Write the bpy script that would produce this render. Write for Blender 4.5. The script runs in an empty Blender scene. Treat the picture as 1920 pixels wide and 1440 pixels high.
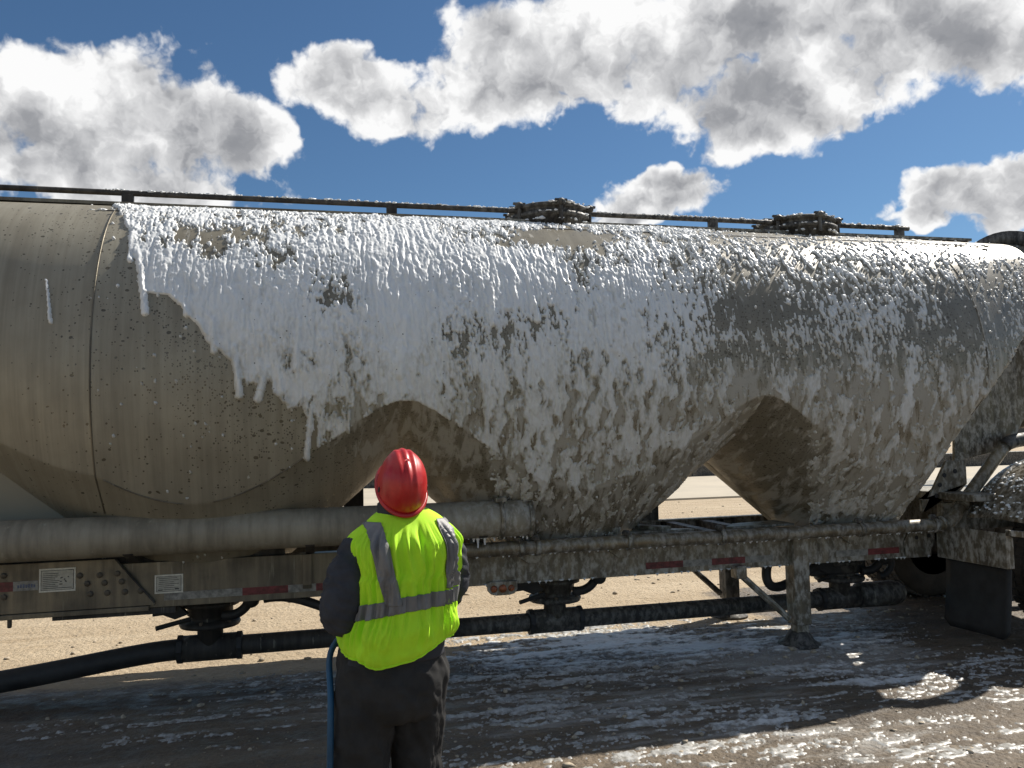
import bpy, bmesh, math, random
import numpy as np
from mathutils import Vector, Matrix
random.seed(7); RNG=np.random.default_rng(11)
sc=bpy.context.scene; COL=sc.collection

# ------------------------------------------------------------------ camera
FPX=1553.0; CH=1.70; PSI=math.radians(76.0); PITCH=math.atan(0.065); ROLL=math.atan(0.0226)
_fh=np.array([math.cos(PSI),math.sin(PSI),0.]); _rt=np.array([math.sin(PSI),-math.cos(PSI),0.]); _up=np.array([0,0,1.])
CF=_fh*math.cos(PITCH)+_up*math.sin(PITCH); _u=-_fh*math.sin(PITCH)+_up*math.cos(PITCH)
CR=_rt*math.cos(ROLL)-_u*math.sin(ROLL); CU=_rt*math.sin(ROLL)+_u*math.cos(ROLL)
CO=np.array([0,0,CH])
def proj(P):
    d=np.asarray(P,float)-CO; w=d@CF
    return 960+FPX*(d@CR)/w, 720-FPX*(d@CU)/w
def pray(x,y): return CF+CR*(x-960)/FPX-CU*(y-720)/FPX
def at(x,y,ax,val):
    d=pray(x,y); return CO+d*(val-CO[ax])/d[ax]
cam=bpy.data.cameras.new('camera'); co=bpy.data.objects.new('camera',cam); COL.objects.link(co)
cam.sensor_width=36; cam.lens=FPX/1920*36; cam.clip_start=.05; cam.clip_end=3000
co.matrix_world=Matrix(((CR[0],CU[0],-CF[0],0),(CR[1],CU[1],-CF[1],0),(CR[2],CU[2],-CF[2],CH),(0,0,0,1)))
sc.camera=co
# ------------------------------------------------------------------ sun, exposure
SUN=np.array([.65,.295,.70]); SUN/=np.linalg.norm(SUN)
sl=bpy.data.lights.new('sun','SUN'); sl.energy=5.0; sl.angle=math.radians(.5); sl.color=(1,.94,.85)
so=bpy.data.objects.new('sun',sl); COL.objects.link(so); so.location=(0,0,30)
so.rotation_euler=Vector(SUN).to_track_quat('Z','Y').to_euler()
sc.view_settings.view_transform='Standard'; sc.view_settings.look='None'; sc.view_settings.gamma=1
sc.view_settings.use_curve_mapping=False; sc.view_settings.exposure=0.4
sc.render.engine='CYCLES'

# ------------------------------------------------------------------ node helper
class N:
    def __init__(s,nt): s.nt=nt; s.nodes=nt.nodes; s.l=nt.links
    def put(s,sock,v):
        if isinstance(v,bpy.types.NodeSocket): s.l.new(v,sock)
        elif v is not None:
            if isinstance(v,(tuple,list)) and len(v)==3 and sock.type=='RGBA': v=(*v,1)
            sock.default_value=v
    def math(s,op,a,b=None,c=None,clamp=False):
        n=s.nodes.new('ShaderNodeMath'); n.operation=op; n.use_clamp=clamp
        for i,v in enumerate((a,b,c)):
            if v is not None: s.put(n.inputs[i],v)
        return n.outputs[0]
    def vmath(s,op,a,b=None):
        n=s.nodes.new('ShaderNodeVectorMath'); n.operation=op
        s.put(n.inputs[0],a)
        if b is not None: s.put(n.inputs[1],b)
        return n.outputs[0]
    def comb(s,x,y,z=0.):
        n=s.nodes.new('ShaderNodeCombineXYZ')
        for i,v in enumerate((x,y,z)): s.put(n.inputs[i],v)
        return n.outputs[0]
    def sep(s,v):
        n=s.nodes.new('ShaderNodeSeparateXYZ'); s.l.new(v,n.inputs[0]); return n.outputs
    def noise(s,vec,scale,detail=4,rough=.55,dist=0.,col=False,dim='3D'):
        n=s.nodes.new('ShaderNodeTexNoise'); n.noise_dimensions=dim
        s.l.new(vec,n.inputs['Vector']); n.inputs['Scale'].default_value=scale
        n.inputs['Detail'].default_value=detail; n.inputs['Roughness'].default_value=rough
        n.inputs['Distortion'].default_value=dist
        return n.outputs['Color' if col else 'Fac']
    def voro(s,vec,scale,feature='F1',rnd=1.):
        n=s.nodes.new('ShaderNodeTexVoronoi'); n.feature=feature; s.l.new(vec,n.inputs['Vector'])
        n.inputs['Scale'].default_value=scale; n.inputs['Randomness'].default_value=rnd
        return n.outputs
    def ss(s,v,a,b,lo=0.,hi=1.):
        n=s.nodes.new('ShaderNodeMapRange'); n.interpolation_type='SMOOTHSTEP'
        s.put(n.inputs[0],v)
        for i,x in enumerate((a,b,lo,hi)): s.put(n.inputs[i+1],x)
        return n.outputs[0]
    def mix(s,f,a,b,blend='MIX'):
        n=s.nodes.new('ShaderNodeMix'); n.data_type='RGBA'; n.blend_type=blend
        s.put(n.inputs[0],f); s.put(n.inputs[6],a); s.put(n.inputs[7],b)
        return n.outputs[2]
    def mixf(s,f,a,b):
        n=s.nodes.new('ShaderNodeMix'); n.data_type='FLOAT'
        s.put(n.inputs[0],f); s.put(n.inputs[2],a); s.put(n.inputs[3],b)
        return n.outputs[0]
    def attr(s,name):
        n=s.nodes.new('ShaderNodeAttribute'); n.attribute_name=name; return n.outputs['Fac']
    def coord(s,k='Object'):
        n=s.nodes.new('ShaderNodeTexCoord'); return n.outputs[k]
    def bump(s,h,strength,dist=.01,normal=None):
        n=s.nodes.new('ShaderNodeBump'); n.inputs['Strength'].default_value=strength; n.inputs['Distance'].default_value=dist
        s.l.new(h,n.inputs['Height'])
        if normal is not None: s.l.new(normal,n.inputs['Normal'])
        return n.outputs[0]
def newmat(name):
    m=bpy.data.materials.new(name); m.use_nodes=True; n=N(m.node_tree)
    p=n.nodes['Principled BSDF']
    def setp(**k):
        for kk,v in k.items(): n.put(p.inputs[kk.replace('_',' ')],v)
    return m,n,setp,p

# ------------------------------------------------------------------ world: sky with cumulus
w=bpy.data.worlds.new('World'); sc.world=w; w.use_nodes=True
n=N(w.node_tree); n.nodes.clear()
sky=n.nodes.new('ShaderNodeTexSky'); sky.sky_type='NISHITA'; sky.sun_disc=False
sky.sun_elevation=math.asin(SUN[2]); sky.sun_rotation=math.atan2(SUN[0],SUN[1]); sky.altitude=300; sky.air_density=1.0; sky.dust_density=.35; sky.ozone_density=2.2
gen=n.coord('Generated'); gx,gy,gz=n.sep(gen)
U0=n.math('ARCTAN2',gx,gy); V0=n.math('ARCSINE',gz)
UC=math.pi/2-PSI
den=n.math('ADD',1.02,n.math('MAXIMUM',gz,-.9)); g2=n.comb(n.math('DIVIDE',gx,den),n.math('DIVIDE',gy,den))
wn=n.noise(g2,11.,4,.5,col=True,dim='2D'); ws=n.sep(wn)
U=n.math('ADD',U0,n.math('MULTIPLY',n.math('SUBTRACT',ws[0],.5),.10))
V=n.math('ADD',V0,n.math('MULTIPLY',n.math('SUBTRACT',ws[1],.5),.085))
blobs=[(215,250,240,120),(320,215,135,80),(50,188,100,60),(425,248,92,72),(200,345,250,55),(15,275,70,45),
 (662,150,112,56),(750,185,110,65),(900,85,110,95),(960,170,190,72),(1100,115,160,110),(1250,130,170,105),(1400,180,145,95),(1430,255,105,42),(1530,190,100,52),(1330,50,220,90),
 (1720,55,240,88),(1850,45,150,85),(1560,20,190,60),(1660,120,60,45),
 (1220,375,105,42),(1265,340,45,28),(1820,375,140,42),(1895,335,60,35),(1735,412,80,22),(1180,400,70,22)]
F=None
for (x,y,rx,ry) in blobs:
    d=pray(x,y); d=d/np.linalg.norm(d); u=math.atan2(d[0],d[1]); v=math.asin(d[2])
    a=rx*1.12/FPX*math.cos(math.atan((x-960)/FPX))/math.cos(v)*1.0; b=ry*1.12/FPX
    q=n.math('ADD',n.math('POWER',n.math('MULTIPLY',n.math('SUBTRACT',U,u),1/a),2.),n.math('POWER',n.math('MULTIPLY',n.math('SUBTRACT',V,v),1/b),2.))
    f=n.math('SUBTRACT',1.,q)
    F=f if F is None else n.math('SMOOTH_MAX',F,f,.25)
# beyond the photographed window the same broken cumulus goes on
glob=n.math('MULTIPLY',n.math('SUBTRACT',n.noise(g2,4.0,2,.5,dim='2D'),.555),6.)
inwin=n.math('MULTIPLY',n.ss(n.math('ABSOLUTE',n.math('SUBTRACT',U0,UC)),.55,.68,1.,0.),n.ss(V0,.42,.56,1.,0.))
glob=n.math('SUBTRACT',glob,n.math('MULTIPLY',inwin,5.))
glob=n.math('SUBTRACT',glob,n.ss(V0,0.,.07,3.,0.))
F=n.math('MAXIMUM',F,glob); F=n.math('MAXIMUM',F,-1.6)
def puffs(vec,det):
    v=n.nodes.new('ShaderNodeTexVoronoi'); v.voronoi_dimensions='2D'; v.feature='F1'; n.l.new(vec,v.inputs['Vector']); v.normalize=True
    v.inputs['Scale'].default_value=22.; v.inputs['Detail'].default_value=det; v.inputs['Roughness'].default_value=.55
    return v.outputs['Distance']
wv=n.vmath('SCALE',n.vmath('SUBTRACT',n.noise(g2,40.,3,.6,col=True,dim='2D'),(.5,.5,.5))); wv.node.inputs['Scale'].default_value=.035
gw=n.vmath('ADD',g2,wv)
fb=n.noise(g2,15.,9,.54,.1,dim='2D'); pf=puffs(gw,3.)
sd=(SUN[0]*.93,SUN[1]*.2)
gsh=n.vmath('ADD',gw,(.018,-.022,0.)); fb2=n.noise(gsh,15.,5,.62,.1,dim='2D'); pf2=puffs(gsh,2.)
dens=n.math('ADD',n.math('SUBTRACT',F,.26),n.math('ADD',n.math('MULTIPLY',n.math('SUBTRACT',fb,.5),2.9),n.math('MULTIPLY',n.math('SUBTRACT',.40,pf),1.7)))
mask=n.ss(dens,-.18,.36)
rel=n.math('ADD',n.math('MULTIPLY',n.math('SUBTRACT',fb,fb2),1.0),n.math('MULTIPLY',n.math('SUBTRACT',pf2,pf),.75))
thick=n.ss(n.math('ADD',F,n.math('MULTIPLY',dens,.45)),.15,1.7)
low=n.noise(g2,7.,4,.55,dim='2D')
shade=n.math('MULTIPLY',thick,n.ss(low,.36,.62,.15,1.))
lum=n.math('ADD',n.math('SUBTRACT',.98,n.math('MULTIPLY',shade,.58)),rel,clamp=True)
cc=n.nodes.new('ShaderNodeValToRGB'); n.l.new(lum,cc.inputs[0])
els=cc.color_ramp.elements
els[0].position=.0; els[0].color=(2.9,3.05,3.4,1); els[1].position=1.; els[1].color=(13.2,13.2,13.2,1)
e=els.new(.42); e.color=(4.6,4.7,5.0,1)
e=els.new(.75); e.color=(9.0,9.05,9.2,1)
skyc=n.mix(1.,sky.outputs[0],(.70,.93,1.08),'MULTIPLY')
skc=n.mix(mask,skyc,cc.outputs[0])
bg=n.nodes.new('ShaderNodeBackground'); n.l.new(skc,bg.inputs[0]); bg.inputs[1].default_value=.056
wo=n.nodes.new('ShaderNodeOutputWorld'); n.l.new(bg.outputs[0],wo.inputs[0])

# ------------------------------------------------------------------ numpy noise
_perm=RNG.random((256,256))
_ang=RNG.random((256,256))*2*np.pi
_gx=np.cos(_ang); _gy=np.sin(_ang)
def pn(x,y):
    xi=np.floor(x).astype(np.int64); yi=np.floor(y).astype(np.int64); fx=x-xi; fy=y-yi
    u=fx*fx*fx*(fx*(fx*6-15)+10); v=fy*fy*fy*(fy*(fy*6-15)+10)
    def g(i,j,dx,dy):
        a=(xi+i)&255; b=(yi+j)&255; return _gx[a,b]*dx+_gy[a,b]*dy
    a=g(0,0,fx,fy); b=g(1,0,fx-1,fy); c=g(0,1,fx,fy-1); d=g(1,1,fx-1,fy-1)
    return (a+(b-a)*u+(c-a+(a-b-c+d)*u)*v)*1.5
def fbm(x,y,o=4,g=.5):
    s=0; a=1.; t=0
    for i in range(o): s=s+a*pn(x*2**i+i*17.3,y*2**i+i*9.1); t+=a; a*=g
    return s/t
def worley(x,y):
    xi=np.floor(x).astype(np.int64); yi=np.floor(y).astype(np.int64)
    best=np.full(x.shape,9.); bid=np.zeros(x.shape)
    for i in (-1,0,1):
        for j in (-1,0,1):
            a=(xi+i)&255; b=(yi+j)&255
            px=xi+i+_perm[a,b]; py=yi+j+_perm[b,(a+77)&255]
            d=(px-x)**2+(py-y)**2; m=d<best
            best=np.where(m,d,best); bid=np.where(m,_perm[(a+13)&255,(b+31)&255],bid)
    return np.sqrt(best),bid
def sst(x,a,b):
    t=np.clip((x-a)/(b-a),0,1); return t*t*(3-2*t)
def uni(f):
    s=np.sort(f.ravel()[::17]); return np.searchsorted(s,f)/len(s)

# ------------------------------------------------------------------ mesh builders
def link(o,parent=None):
    COL.objects.link(o)
    if parent is not None:
        o.parent=parent; o.matrix_parent_inverse=Matrix.Translation(-ROOTLOC.get(parent.name,Vector()))
    return o
ROOTLOC={}
def root_of(o):
    while o.parent: o=o.parent
    return o.name
def thing(name,loc,label,cat,group=None):
    o=bpy.data.objects.new(name,None); COL.objects.link(o); o.location=loc; o.empty_display_size=.2
    ROOTLOC[o.name]=Vector(loc); o['label']=label; o['category']=cat
    if group: o['group']=group
    return o
def tag(o,label=None,cat=None,group=None,kind=None):
    for k,v in (('label',label),('category',cat),('group',group),('kind',kind)):
        if v: o[k]=v
    return o
def npmesh(name,V,Fq,mat,parent=None,smooth=True,uv=None,attrs=None):
    me=bpy.data.meshes.new(name); V=np.ascontiguousarray(V,np.float32); Fq=np.ascontiguousarray(Fq,np.int32)
    k=Fq.shape[1]; nf=len(Fq)
    me.vertices.add(len(V)); me.vertices.foreach_set('co',V.ravel())
    me.loops.add(nf*k); me.loops.foreach_set('vertex_index',Fq.ravel())
    me.polygons.add(nf); me.polygons.foreach_set('loop_start',np.arange(0,nf*k,k,dtype=np.int32))
    if smooth: me.polygons.foreach_set('use_smooth',np.ones(nf,bool))
    me.update(calc_edges=True); me.validate()
    if uv is not None:
        l=me.uv_layers.new(name='UVMap'); l.data.foreach_set('uv',np.ascontiguousarray(uv[Fq.ravel()],np.float32).ravel())
    for kk,a in (attrs or {}).items():
        at_=me.attributes.new(kk,'FLOAT','POINT'); at_.data.foreach_set('value',np.ascontiguousarray(a,np.float32))
    me.materials.append(mat)
    return link(bpy.data.objects.new(name,me),parent)
def gridfaces(nx,ny,wrapx=False):
    i=np.arange(nx-1 if not wrapx else nx); j=np.arange(ny-1)
    I,J=np.meshgrid(i,j,indexing='ij'); I2=(I+1)%nx
    return np.stack([I*ny+J,I2*ny+J,I2*ny+J+1,I*ny+J+1],-1).reshape(-1,4)
class MB:
    def __init__(s): s.v=[]; s.f=[]
    def add(s,v,f):
        o=len(s.v); s.v+= [tuple(map(float,p)) for p in v]; s.f+=[tuple(i+o for i in q) for q in f]; return s
    def box(s,x0,x1,y0,y1,z0,z1,nx=1):
        xs=np.linspace(x0,x1,nx+1); V=[]
        for x in xs: V+=[(x,y0,z0),(x,y1,z0),(x,y1,z1),(x,y0,z1)]
        F=[(0,3,2,1)[::-1] if False else (3,2,1,0)]
        for i in range(nx):
            a=4*i; b=a+4
            for j in range(4):
                k=(j+1)%4; F.append((a+j,a+k,b+k,b+j))
        F.append(tuple(4*nx+j for j in range(4)))
        return s.add(V,F)
    def prism(s,pts,axis,a,b):
        n_=len(pts)
        def mk(p,t):
            q=list(p); q.insert(axis,t); return q
        V=[mk(p,a) for p in pts]+[mk(p,b) for p in pts]
        F=[tuple(range(n_))[::-1],tuple(range(n_,2*n_))]+[(i,(i+1)%n_,n_+(i+1)%n_,n_+i) for i in range(n_)]
        return s.add(V,F)
    def tube(s,path,r,k=12,caps=True):
        path=[Vector(p) for p in path]; n_=len(path)
        rs=r if isinstance(r,(list,tuple)) else [r]*n_
        t0=(path[1]-path[0]).normalized(); up=Vector((0,0,1)) if abs(t0.z)<.9 else Vector((1,0,0))
        a=t0.cross(up).normalized(); V=[];F=[]
        for i,p in enumerate(path):
            t=(path[min(i+1,n_-1)]-path[max(i-1,0)]).normalized()
            a=(a-t*a.dot(t)).normalized(); b=t.cross(a)
            for j in range(k):
                th=2*math.pi*j/k; V.append(p+(a*math.cos(th)+b*math.sin(th))*rs[i])
        for i in range(n_-1):
            for j in range(k):
                F.append((i*k+j,i*k+(j+1)%k,(i+1)*k+(j+1)%k,(i+1)*k+j))
        if caps: F.append(tuple(range(k))[::-1]); F.append(tuple((n_-1)*k+j for j in range(k)))
        return s.add(V,F)
    def lathe(s,prof,org,axis=(0,0,1),k=20):
        A=Vector(axis).normalized(); u=A.orthogonal().normalized(); v=A.cross(u); o=Vector(org); V=[];F=[]
        for (r,h) in prof:
            for j in range(k):
                th=2*math.pi*j/k; V.append(o+A*h+(u*math.cos(th)+v*math.sin(th))*max(r,1e-4))
        for i in range(len(prof)-1):
            for j in range(k): F.append((i*k+j,i*k+(j+1)%k,(i+1)*k+(j+1)%k,(i+1)*k+j))
        F.append(tuple(range(k))[::-1]); F.append(tuple((len(prof)-1)*k+j for j in range(k)))
        return s.add(V,F)
    def build(s,name,mat,parent=None,smooth=False,bevel=0.):
        me=bpy.data.meshes.new(name); me.from_pydata(s.v,[],s.f); me.update()
        bm=bmesh.new(); bm.from_mesh(me); bmesh.ops.recalc_face_normals(bm,faces=bm.faces); bm.to_mesh(me); bm.free()
        me.materials.append(mat)
        if smooth:
            me.polygons.foreach_set('use_smooth',[len(p.vertices)==4 for p in me.polygons])
        o=link(bpy.data.objects.new(name,me),parent)
        if bevel:
            b=o.modifiers.new('bevel','BEVEL'); b.width=bevel; b.segments=2; b.limit_method='ANGLE'
        return o
def bez(*P,n=14):
    P=[Vector(p) for p in P]; out=[]
    for i in range(n+1):
        t=i/n; Q=P[:]
        while len(Q)>1: Q=[Q[j].lerp(Q[j+1],t) for j in range(len(Q)-1)]
        out.append(Q[0])
    return out
def spline(P,n=8):
    P=[np.array(p,float) for p in P]; P=[2*P[0]-P[1]]+P+[2*P[-1]-P[-2]]; out=[]
    for i in range(1,len(P)-2):
        for k in range(n):
            t=k/n; a,b,c,d=P[i-1:i+3]
            out.append(.5*((2*b)+(c-a)*t+(2*a-5*b+4*c-d)*t*t+(3*b-a-3*c+d)*t**3))
    out.append(P[-2]); return out

# ------------------------------------------------------------------ materials
def m_simple(name,c,rough=.6,metal=0.,var=.25,scale=6.,bump=.15,bscale=60.,spec=.5):
    m,n,setp,p=newmat(name); o=n.coord('Object')
    f=n.noise(o,scale,6,.6); c2=tuple(x*(1-var) for x in c); c3=tuple(min(1,x*(1+var)) for x in c)
    setp(Base_Color=n.mix(n.ss(f,.3,.7),c2,c3),Roughness=n.ss(f,.2,.8,rough-.08,rough+.08),Metallic=metal)
    p.inputs['Specular IOR Level'].default_value=spec
    if bump: setp(Normal=n.bump(n.noise(o,bscale,4),bump,.004))
    return m
FILMC=(.47,.445,.385)
def m_metal(name,base,dark,film=.72,rough=.42,metal=.45,drops=False):
    """grimy weathered trailer metal in world metres; foam film grows where the hose has been"""
    m,n,setp,p=newmat(name); o=n.coord('Object'); x,y,z=n.sep(o)
    st=n.noise(n.comb(n.math('MULTIPLY',x,16.),n.math('MULTIPLY',y,6.),n.math('MULTIPLY',z,1.6)),1.,5,.6)
    bl=n.noise(o,3.2,5,.6)
    f=n.ss(n.math('ADD',n.math('MULTIPLY',st,.55),n.math('MULTIPLY',bl,.45)),.34,.66)
    c=n.mix(f,dark,base); r=n.mixf(f,rough+.12,rough-.06)
    pale=n.ss(n.noise(n.comb(n.math('MULTIPLY',x,22.),n.math('MULTIPLY',y,22.),n.math('MULTIPLY',z,2.)),1.,4,.6),.62,.72,0.,.35)
    c=n.mix(pale,c,(.46,.43,.34))
    h=n.noise(o,70.,4)
    if film:
        zone=n.ss(n.math('ADD',x,n.math('MULTIPLY',n.math('SUBTRACT',bl,.5),1.2)),.75,1.5)
        fl=n.noise(n.comb(n.math('MULTIPLY',x,9.),n.math('MULTIPLY',y,9.),n.math('MULTIPLY',z,5.)),2.6,6,.66)
        fm=n.math('MULTIPLY',n.ss(fl,.42,.64),zone)
        c=n.mix(n.math('MULTIPLY',fm,film),c,FILMC); r=n.mixf(fm,r,.5)
        mt=n.mixf(fm,metal,.05); h=n.math('ADD',h,n.math('MULTIPLY',fm,1.2))
    else: mt=metal
    setp(Base_Color=c,Roughness=r,Metallic=mt,Normal=n.bump(h,.22,.004))
    return m
M={}
M['frame']=m_metal('frame_metal',(.22,.19,.135),(.10,.085,.062))
M['pipe']=m_metal('air_line_metal',(.24,.195,.12),(.13,.105,.07),film=.5,rough=.38)
M['tube']=m_metal('hose_tube_metal',(.33,.295,.22),(.19,.165,.12),rough=.62,metal=.08)
M['dark']=m_metal('dark_underbody',(.075,.066,.055),(.022,.02,.018),film=.22,rough=.62,metal=.1)
M['black']=m_simple('black_rubber',(.028,.027,.026),.62,0,.35,9.)
M['tyre']=m_simple('tyre_rubber',(.075,.065,.052),.75,0,.4,5.)
M['bolt']=m_simple('bolt_steel',(.09,.075,.055),.5,.4)
M['chrome']=m_simple('wheel_rim',(.35,.33,.29),.4,.7)
M['plate']=m_simple('data_plate_face',(.45,.43,.36),.5,.1,.15,40.)
M['platef']=m_simple('data_plate_edge',(.62,.60,.52),.45,.2,.15,40.)
M['print']=m_simple('printed_ink',(.05,.05,.045),.6,0,.3,80.,bump=0)
M['red']=m_simple('red_reflective',(.15,.028,.026),.5,0,.5,25.)
M['silver']=m_simple('silver_reflective',(.24,.23,.20),.5,.1,.4,25.)
M['blueink']=m_simple('blue_print',(.10,.12,.18),.5,0,.3,60.)
M['amber']=m_simple('amber_lens',(.30,.09,.03),.4,0,.5,40.)
M['concrete']=m_simple('concrete',(.44,.385,.295),.85,0,.10,.5,.2,20.)

# tank metal with uv (metres along, metres down)
def m_tank():
    m,n,setp,p=newmat('tank_aluminium'); uv=n.coord('UV'); x,s,_=n.sep(uv)
    st=n.noise(n.comb(n.math('MULTIPLY',x,15.),n.math('MULTIPLY',s,.55)),1.,6,.62)
    st2=n.noise(n.comb(n.math('MULTIPLY',x,48.),n.math('MULTIPLY',s,1.3)),1.,3,.6)
    bl=n.noise(n.comb(x,n.math('MULTIPLY',s,.8)),2.1,5,.6)
    f=n.math('ADD',n.math('ADD',n.math('MULTIPLY',st,.4),n.math('MULTIPLY',st2,.18)),n.math('MULTIPLY',bl,.42))
    f=n.ss(f,.36,.64)
    c=n.mix(f,(.225,.20,.148),(.345,.315,.24)); r=n.mixf(f,.6,.46)
    dirt=n.ss(n.math('ADD',s,n.math('MULTIPLY',n.math('SUBTRACT',st,.5),1.4)),2.2,3.6)
    c=n.mix(n.math('MULTIPLY',dirt,.35),c,(.19,.155,.10))
    scr=n.ss(n.noise(n.comb(n.math('MULTIPLY',x,30.),n.math('MULTIPLY',s,3.2)),1.,4,.7),.69,.75,0.,.5)
    c=n.mix(scr,c,(.55,.52,.44))
    # water beads and splashes
    wet=n.attr('wet')
    dv=n.noise(uv,9.,2,col=True)
    pv=n.vmath('ADD',n.comb(n.math('MULTIPLY',x,24.),n.math('MULTIPLY',s,30.)),dv)
    v=n.voro(pv,1.); cr=n.sep(v['Color'])
    rad=n.math('MULTIPLY',n.math('POWER',cr[0],2.),.40)
    on=n.math('LESS_THAN',cr[1],wet)
    dp=n.math('MULTIPLY',n.ss(n.math('SUBTRACT',rad,v['Distance']),.0,.05),on)
    pv2=n.comb(n.math('MULTIPLY',x,70.),n.math('MULTIPLY',s,62.)); v2=n.voro(pv2,1.); cr2=n.sep(v2['Color'])
    dp2=n.math('MULTIPLY',n.ss(n.math('SUBTRACT',n.math('MULTIPLY',cr2[0],.48),v2['Distance']),0.,.06),n.math('LESS_THAN',cr2[1],n.math('MULTIPLY',wet,1.0)))
    dp=n.math('MAXIMUM',dp,dp2)
    c=n.mix(n.math('MULTIPLY',dp,.72),c,(.055,.043,.025)); r=n.mixf(dp,r,.2)
    sk=n.attr('soak'); c=n.mix(n.math('MULTIPLY',sk,n.ss(bl,.3,.7,.12,.50)),c,(.115,.09,.052)); r=n.mixf(sk,r,.34)
    film=n.attr('film')
    fn=n.noise(n.comb(n.math('MULTIPLY',x,11.),n.math('MULTIPLY',s,3.2)),1.5,6,.62,.4)
    fm=n.ss(n.math('ADD',n.math('SUBTRACT',fn,.5),n.math('MULTIPLY',n.math('SUBTRACT',film,.5),.55)),-.06,.10)
    c=n.mix(n.math('MULTIPLY',fm,.7),c,FILMC); r=n.mixf(fm,r,.5)
    h=n.math('ADD',n.math('MULTIPLY',dp,.5),n.math('ADD',n.math('MULTIPLY',fm,.8),n.math('MULTIPLY',st2,.25)))
    dent=n.noise(n.comb(x,s),3.,2)
    b=n.bump(dent,.25,.03); b=n.bump(h,.3,.004,b)
    setp(Base_Color=c,Roughness=r,Metallic=n.mixf(fm,.16,.03),Normal=b)
    return m
M['tank']=m_tank()
def m_foam(name,ground=False):
    m,n,setp,p=newmat(name); uv=n.coord('UV'); x,s,_=n.sep(uv)
    th=n.attr('thin_dark')
    fn=n.noise(n.comb(n.math('MULTIPLY',x,20.),n.math('MULTIPLY',s,9.)),1.5,6,.65)
    f=n.math('MULTIPLY',th,n.ss(fn,.30,.62,.45,1.),clamp=True)
    c=n.mix(f,(.80,.81,.80) if not ground else (.72,.73,.72),(.36,.33,.255) if not ground else (.24,.225,.195))
    v=n.voro(n.comb(n.math('MULTIPLY',x,26.),n.math('MULTIPLY',s,26.)),1.); cr=n.sep(v['Color'])
    dot=n.math('MULTIPLY',n.math('LESS_THAN',v['Distance'],n.math('MULTIPLY',cr[0],.13)),n.math('LESS_THAN',cr[1],.5))
    if not ground: c=n.mix(n.math('MULTIPLY',dot,.85),c,(.10,.085,.06))
    h=n.math('ADD',n.noise(n.comb(n.math('MULTIPLY',x,90.),n.math('MULTIPLY',s,60.)),1.,4,.6),n.math('MULTIPLY',dot,-1.))
    setp(Base_Color=c,Roughness=.42,Normal=n.bump(h,.3,.006))
    p.inputs['Specular IOR Level'].default_value=.35
    return m
M['foam']=m_foam('wash_foam'); M['gfoam']=m_foam('ground_foam',True)
def m_ground():
    m,n,setp,p=newmat('sandy_dirt'); o=n.coord('Object'); x,y,z=n.sep(o)
    trk=n.noise(n.comb(n.math('MULTIPLY',x,.35),n.math('MULTIPLY',y,3.2)),1.,5,.6)
    f1=n.noise(o,.35,5,.6); f2=n.noise(o,7.,6,.65); f3=n.noise(o,38.,5,.7)
    f=n.math('ADD',n.math('ADD',n.math('MULTIPLY',trk,.35),n.math('MULTIPLY',f1,.25)),n.math('ADD',n.math('MULTIPLY',f2,.2),n.math('MULTIPLY',f3,.2)))
    dry=n.mix(n.ss(f,.38,.62),(.36,.275,.175),(.50,.405,.28))
    dry=n.mix(n.ss(f3,.60,.68,0.,.5),dry,(.50,.44,.35))
    wt=n.attr('wet_shade')
    wf=n.ss(n.math('ADD',wt,n.math('MULTIPLY',n.math('SUBTRACT',n.math('ADD',n.math('MULTIPLY',trk,.6),n.math('MULTIPLY',f2,.4)),.5),1.5)),.32,.62)
    wet_shade_c=n.mix(n.ss(f,.36,.64),(.075,.056,.037),(.215,.165,.11))
    c=n.mix(wf,dry,wet_shade_c)
    ml=n.attr('milk'); mn=n.noise(n.comb(n.math('MULTIPLY',x,1.1),n.math('MULTIPLY',y,5.)),1.4,7,.62)
    mf=n.ss(n.math('ADD',mn,n.math('MULTIPLY',n.math('SUBTRACT',ml,.5),.55)),.46,.68,0.,.62)
    c=n.mix(mf,c,(.42,.40,.365))
    r=n.mixf(wf,.9,n.ss(f2,.35,.7,.35,.75))
    v=n.voro(o,26.); 
    h=n.math('ADD',n.math('ADD',f3,n.math('MULTIPLY',f2,1.5)),n.math('MULTIPLY',v['Distance'],-.5))
    setp(Base_Color=c,Roughness=r,Normal=n.bump(h,.9,.02))
    p.inputs['Specular IOR Level'].default_value=.35
    return m
M['ground']=m_ground()

# ------------------------------------------------------------------ ground sheet
def axis_pts(a,b,step,far,growth=1.22):
    core=np.arange(a,b+step*.5,step); up=[b]; d=step
    while up[-1]<far: d*=growth; up.append(up[-1]+d)
    dn=[a]; d=step
    while dn[-1]>-far: d*=growth; dn.append(dn[-1]-d)
    return np.concatenate([np.array(dn[1:])[::-1],core,np.array(up[1:])])
def gheight(X,Y):
    near=sst(Y,-40,0)*(1-sst(Y,60,200))*(1-sst(np.abs(X),60,200))
    ruts=.014*fbm(X*.25,Y*2.6,4)+.008*fbm(X*3,Y*7,3)+.006*fbm(X*13,Y*13,3)
    amp=1-.55*sst(Y,8,14)
    return ruts*near*amp-.004
def wet_shade_mask(X,Y):  # wet dirt, outlined on the tanker's shadow so its shade is deepened too
    px=Y+.05*X+.25*fbm(X*.5,Y*.5,3)
    w_=(1-sst(px,6.05,6.75))*sst(X+.6*fbm(X*.3+5,Y*.3,2),-3.6,-1.8)
    w_=np.maximum(w_,(1-sst(Y,8.1,8.6))*sst(X,3.6,4.6))
    w_*= 1-.35*sst(X-(Y-4.2)*.9,2.0,3.6)*(1-sst(Y,4.2,4.7))  # less dark in the sunlit corner beyond the shadow
    return w_
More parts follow.
